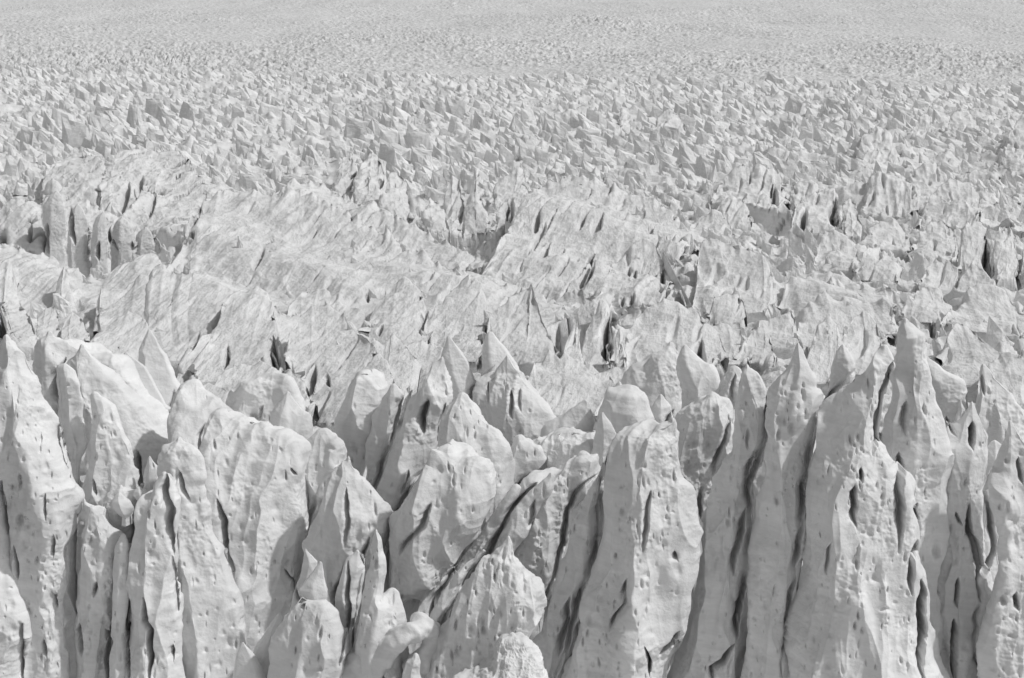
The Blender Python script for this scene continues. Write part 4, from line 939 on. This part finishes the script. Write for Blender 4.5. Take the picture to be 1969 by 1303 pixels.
for (P, F, ns), (nm, lab, yb, opt, crest) in zip(MIDP, MID):
    ob = place(nm, P, F, M_MID, label=lab, cat=nm.replace('_', ' '), kind='thing')
    sm = np.zeros(len(F), bool); sm[:ns] = True
    ob.data.polygons.foreach_set('use_smooth', sm)
for i, (x0, x1, yt, yb, lab) in enumerate(CLEFT):
    rnd = random.Random(i + 40)
    xm = x0 + (x1 - x0) * rnd.uniform(.35, .65); h = yb - yt
    rows = [(yt, xm - 2, xm + 2), (yt + h * .08, x0 + (xm - x0) * .45, x1 - (x1 - xm) * .5), (yt + h * .22, x0 + 4, x1 - 4), (yt + h * .5, x0, x1), (yt + h * .8, x0 + rnd.uniform(0, 5), x1 - rnd.uniform(0, 7)), (yb, x0 + rnd.uniform(0, 8), x1 - rnd.uniform(0, 8))]
    P, F = spire(rows, float(D_of(yb)) + 4, r=rnd.uniform(.3, .6), kf=.6, seed=i + 300, grooves=MID_GROOVES, down=4, rough=.45, res=.8)
    place('ice_pinnacle', P, F, M_MID, label=lab, cat='ice pinnacle', kind='thing', group='pillars of the ice wall with dark clefts')

# ------------------------------------------------------------------ the field of teeth that fills the glacier up to its far edge
rs = np.random.RandomState(5)
T = []
def scatter(d0, d1, step, smin, smax, hk=1.0):
    d = d0
    while d < d1:
        half = d * .30
        nx = int(2 * half / step)
        xs = -half + (np.arange(nx) + rs.rand(nx)) * step
        ys = d + rs.uniform(-.6, .6, nx) * step
        s = smin + (smax - smin) * rs.rand(nx) ** 2.2
        patch = 1 + .7 * noise3(xs / 55, ys / 60, 0 * xs)
        s = s * np.clip(patch, .5, 1.6)
        h = s * (.45 + .65 * rs.rand(nx) ** 1.5) * hk
        for k in range(nx): T.append((xs[k], ys[k], s[k], h[k], rs.normal(-.22, .27), rs.randint(NP_), rs.uniform(-.28, .05)))
        d += step * .8
scatter(205, 430, 6.2, 1.0, 4.2, 1.25)
scatter(430, 560, 5.2, 1.6, 6.5, 1.0)
scatter(560, 760, 5.0, 1.6, 8.0, .95)
scatter(760, 1015, 5.0, 1.6, 7.0, .85)
T = np.array(T)
cov = sample(ENV, T[:, 0], T[:, 1], 4)
T = T[~((T[:, 1] < 520) & (T[:, 2] > 3.6) & (sample(ENV, T[:, 0], T[:, 1], 4) > .12))]; cov = sample(ENV, T[:, 0], T[:, 1], 4)
gap = fbm(T[:, 0] / 24, T[:, 1] / 30, 0 * T[:, 0] + 4, 2)
T = T[~((gap > .12) & (rs.rand(len(T)) < .75) & (T[:, 1] > 430)) & ~((cov > .55) & (T[:, 1] < 520) & ((T[:, 2] > 1.9) | (rs.rand(len(T)) < .5)))]
gz = swell(T[:, 0], T[:, 1]) * (1 - sample(ENV, T[:, 0], T[:, 1], 4)) - valleys(T[:, 0], T[:, 1]) + zbase(T[:, 1]) + sample(ENV, T[:, 0], T[:, 1]) + cross(T[:, 0], T[:, 1]) + 2.2 * fbm(T[:, 0] / 40, T[:, 1] / 40, 0 * T[:, 0], 2)
px, py = project(T[:, 0], T[:, 1], gz + T[:, 3] * .5)
size = T[:, 2] * T[:, 3] / T[:, 1] ** 2
inside = (px > 5) & (px < W0 - 5) & (py > 120) & (py < 600)
order = np.argsort(-np.where(inside & (T[:, 1] > 430), size, 0))
N_OWN = 190
own = set(order[:N_OWN].tolist())
def world_tooth(k, proto):
    x, y, s, h, rz, pi, tilt = T[k]
    P = proto[int(pi)][0]
    a, b = math.cos(rz), math.sin(rz)
    X = P[..., 0] * s; Y = P[..., 1] * s * (1.15 if y > 430 else .8); Z = P[..., 2] * h
    X = X + tilt * Z
    return np.stack([X * a - Y * b + x, X * b + Y * a + y, Z + gz[k] - .1 * h], -1)
meshes = []
for V, F in CHIPS:
    me = mesh_from('ice_tooth', V, F); me.materials.append(M_MID)
    me.polygons.foreach_set('use_smooth', np.zeros(len(F), bool)); meshes.append(me)
from mathutils import Matrix
def zone(px_, py_):
    side = 'left third' if px_ < 656 else ('middle third' if px_ < 1312 else 'right third')
    band = 'far edge' if py_ < 200 else ('upper field' if py_ < 290 else 'lower field')
    return side, band
for k in sorted(own):
    x, y, s, h, rz, pi, tilt = T[k]
    side, band = zone(px[k], py[k])
    o = bpy.data.objects.new('ice_tooth', meshes[int(pi)])
    sh = Matrix.Identity(4); sh[0][2] = tilt * h / s
    # the lean is small: turn it into a tilt about Y
    o.rotation_euler = (0, math.atan(tilt), rz)
    o.location = (x, y, gz[k] - .1 * h); o.scale = (s, s * 1.15, h)
    C.objects.link(o)
    where = {'far edge': 'near the far edge of the serac field', 'upper field': 'in the upper serac field', 'lower field': 'in the serac field above the big ridges'}[band]
    o['label'] = f'wedge-shaped ice tooth {where}, {side} of the photo'
    o['category'] = 'ice tooth'; o['group'] = f'ice teeth {where}, {side}'
VV, FF, SM, off = [], [], [], 0
for k in range(len(T)):
    if k in own: continue
    pr = CHIPS if T[k, 1] < 480 else PROTO
    P = world_tooth(k, pr); VV.append(P); FF.append(pr[int(T[k, 5])][1] + off); off += len(P); SM.append(np.zeros(len(pr[int(T[k, 5])][1]), bool))
st = place('small_ice_teeth', np.concatenate(VV), np.concatenate(FF), M_FAR, kind='stuff', label='countless small ice teeth covering the glacier up to its far edge', cat='ice teeth')
st.data.polygons.foreach_set('use_smooth', np.concatenate(SM))
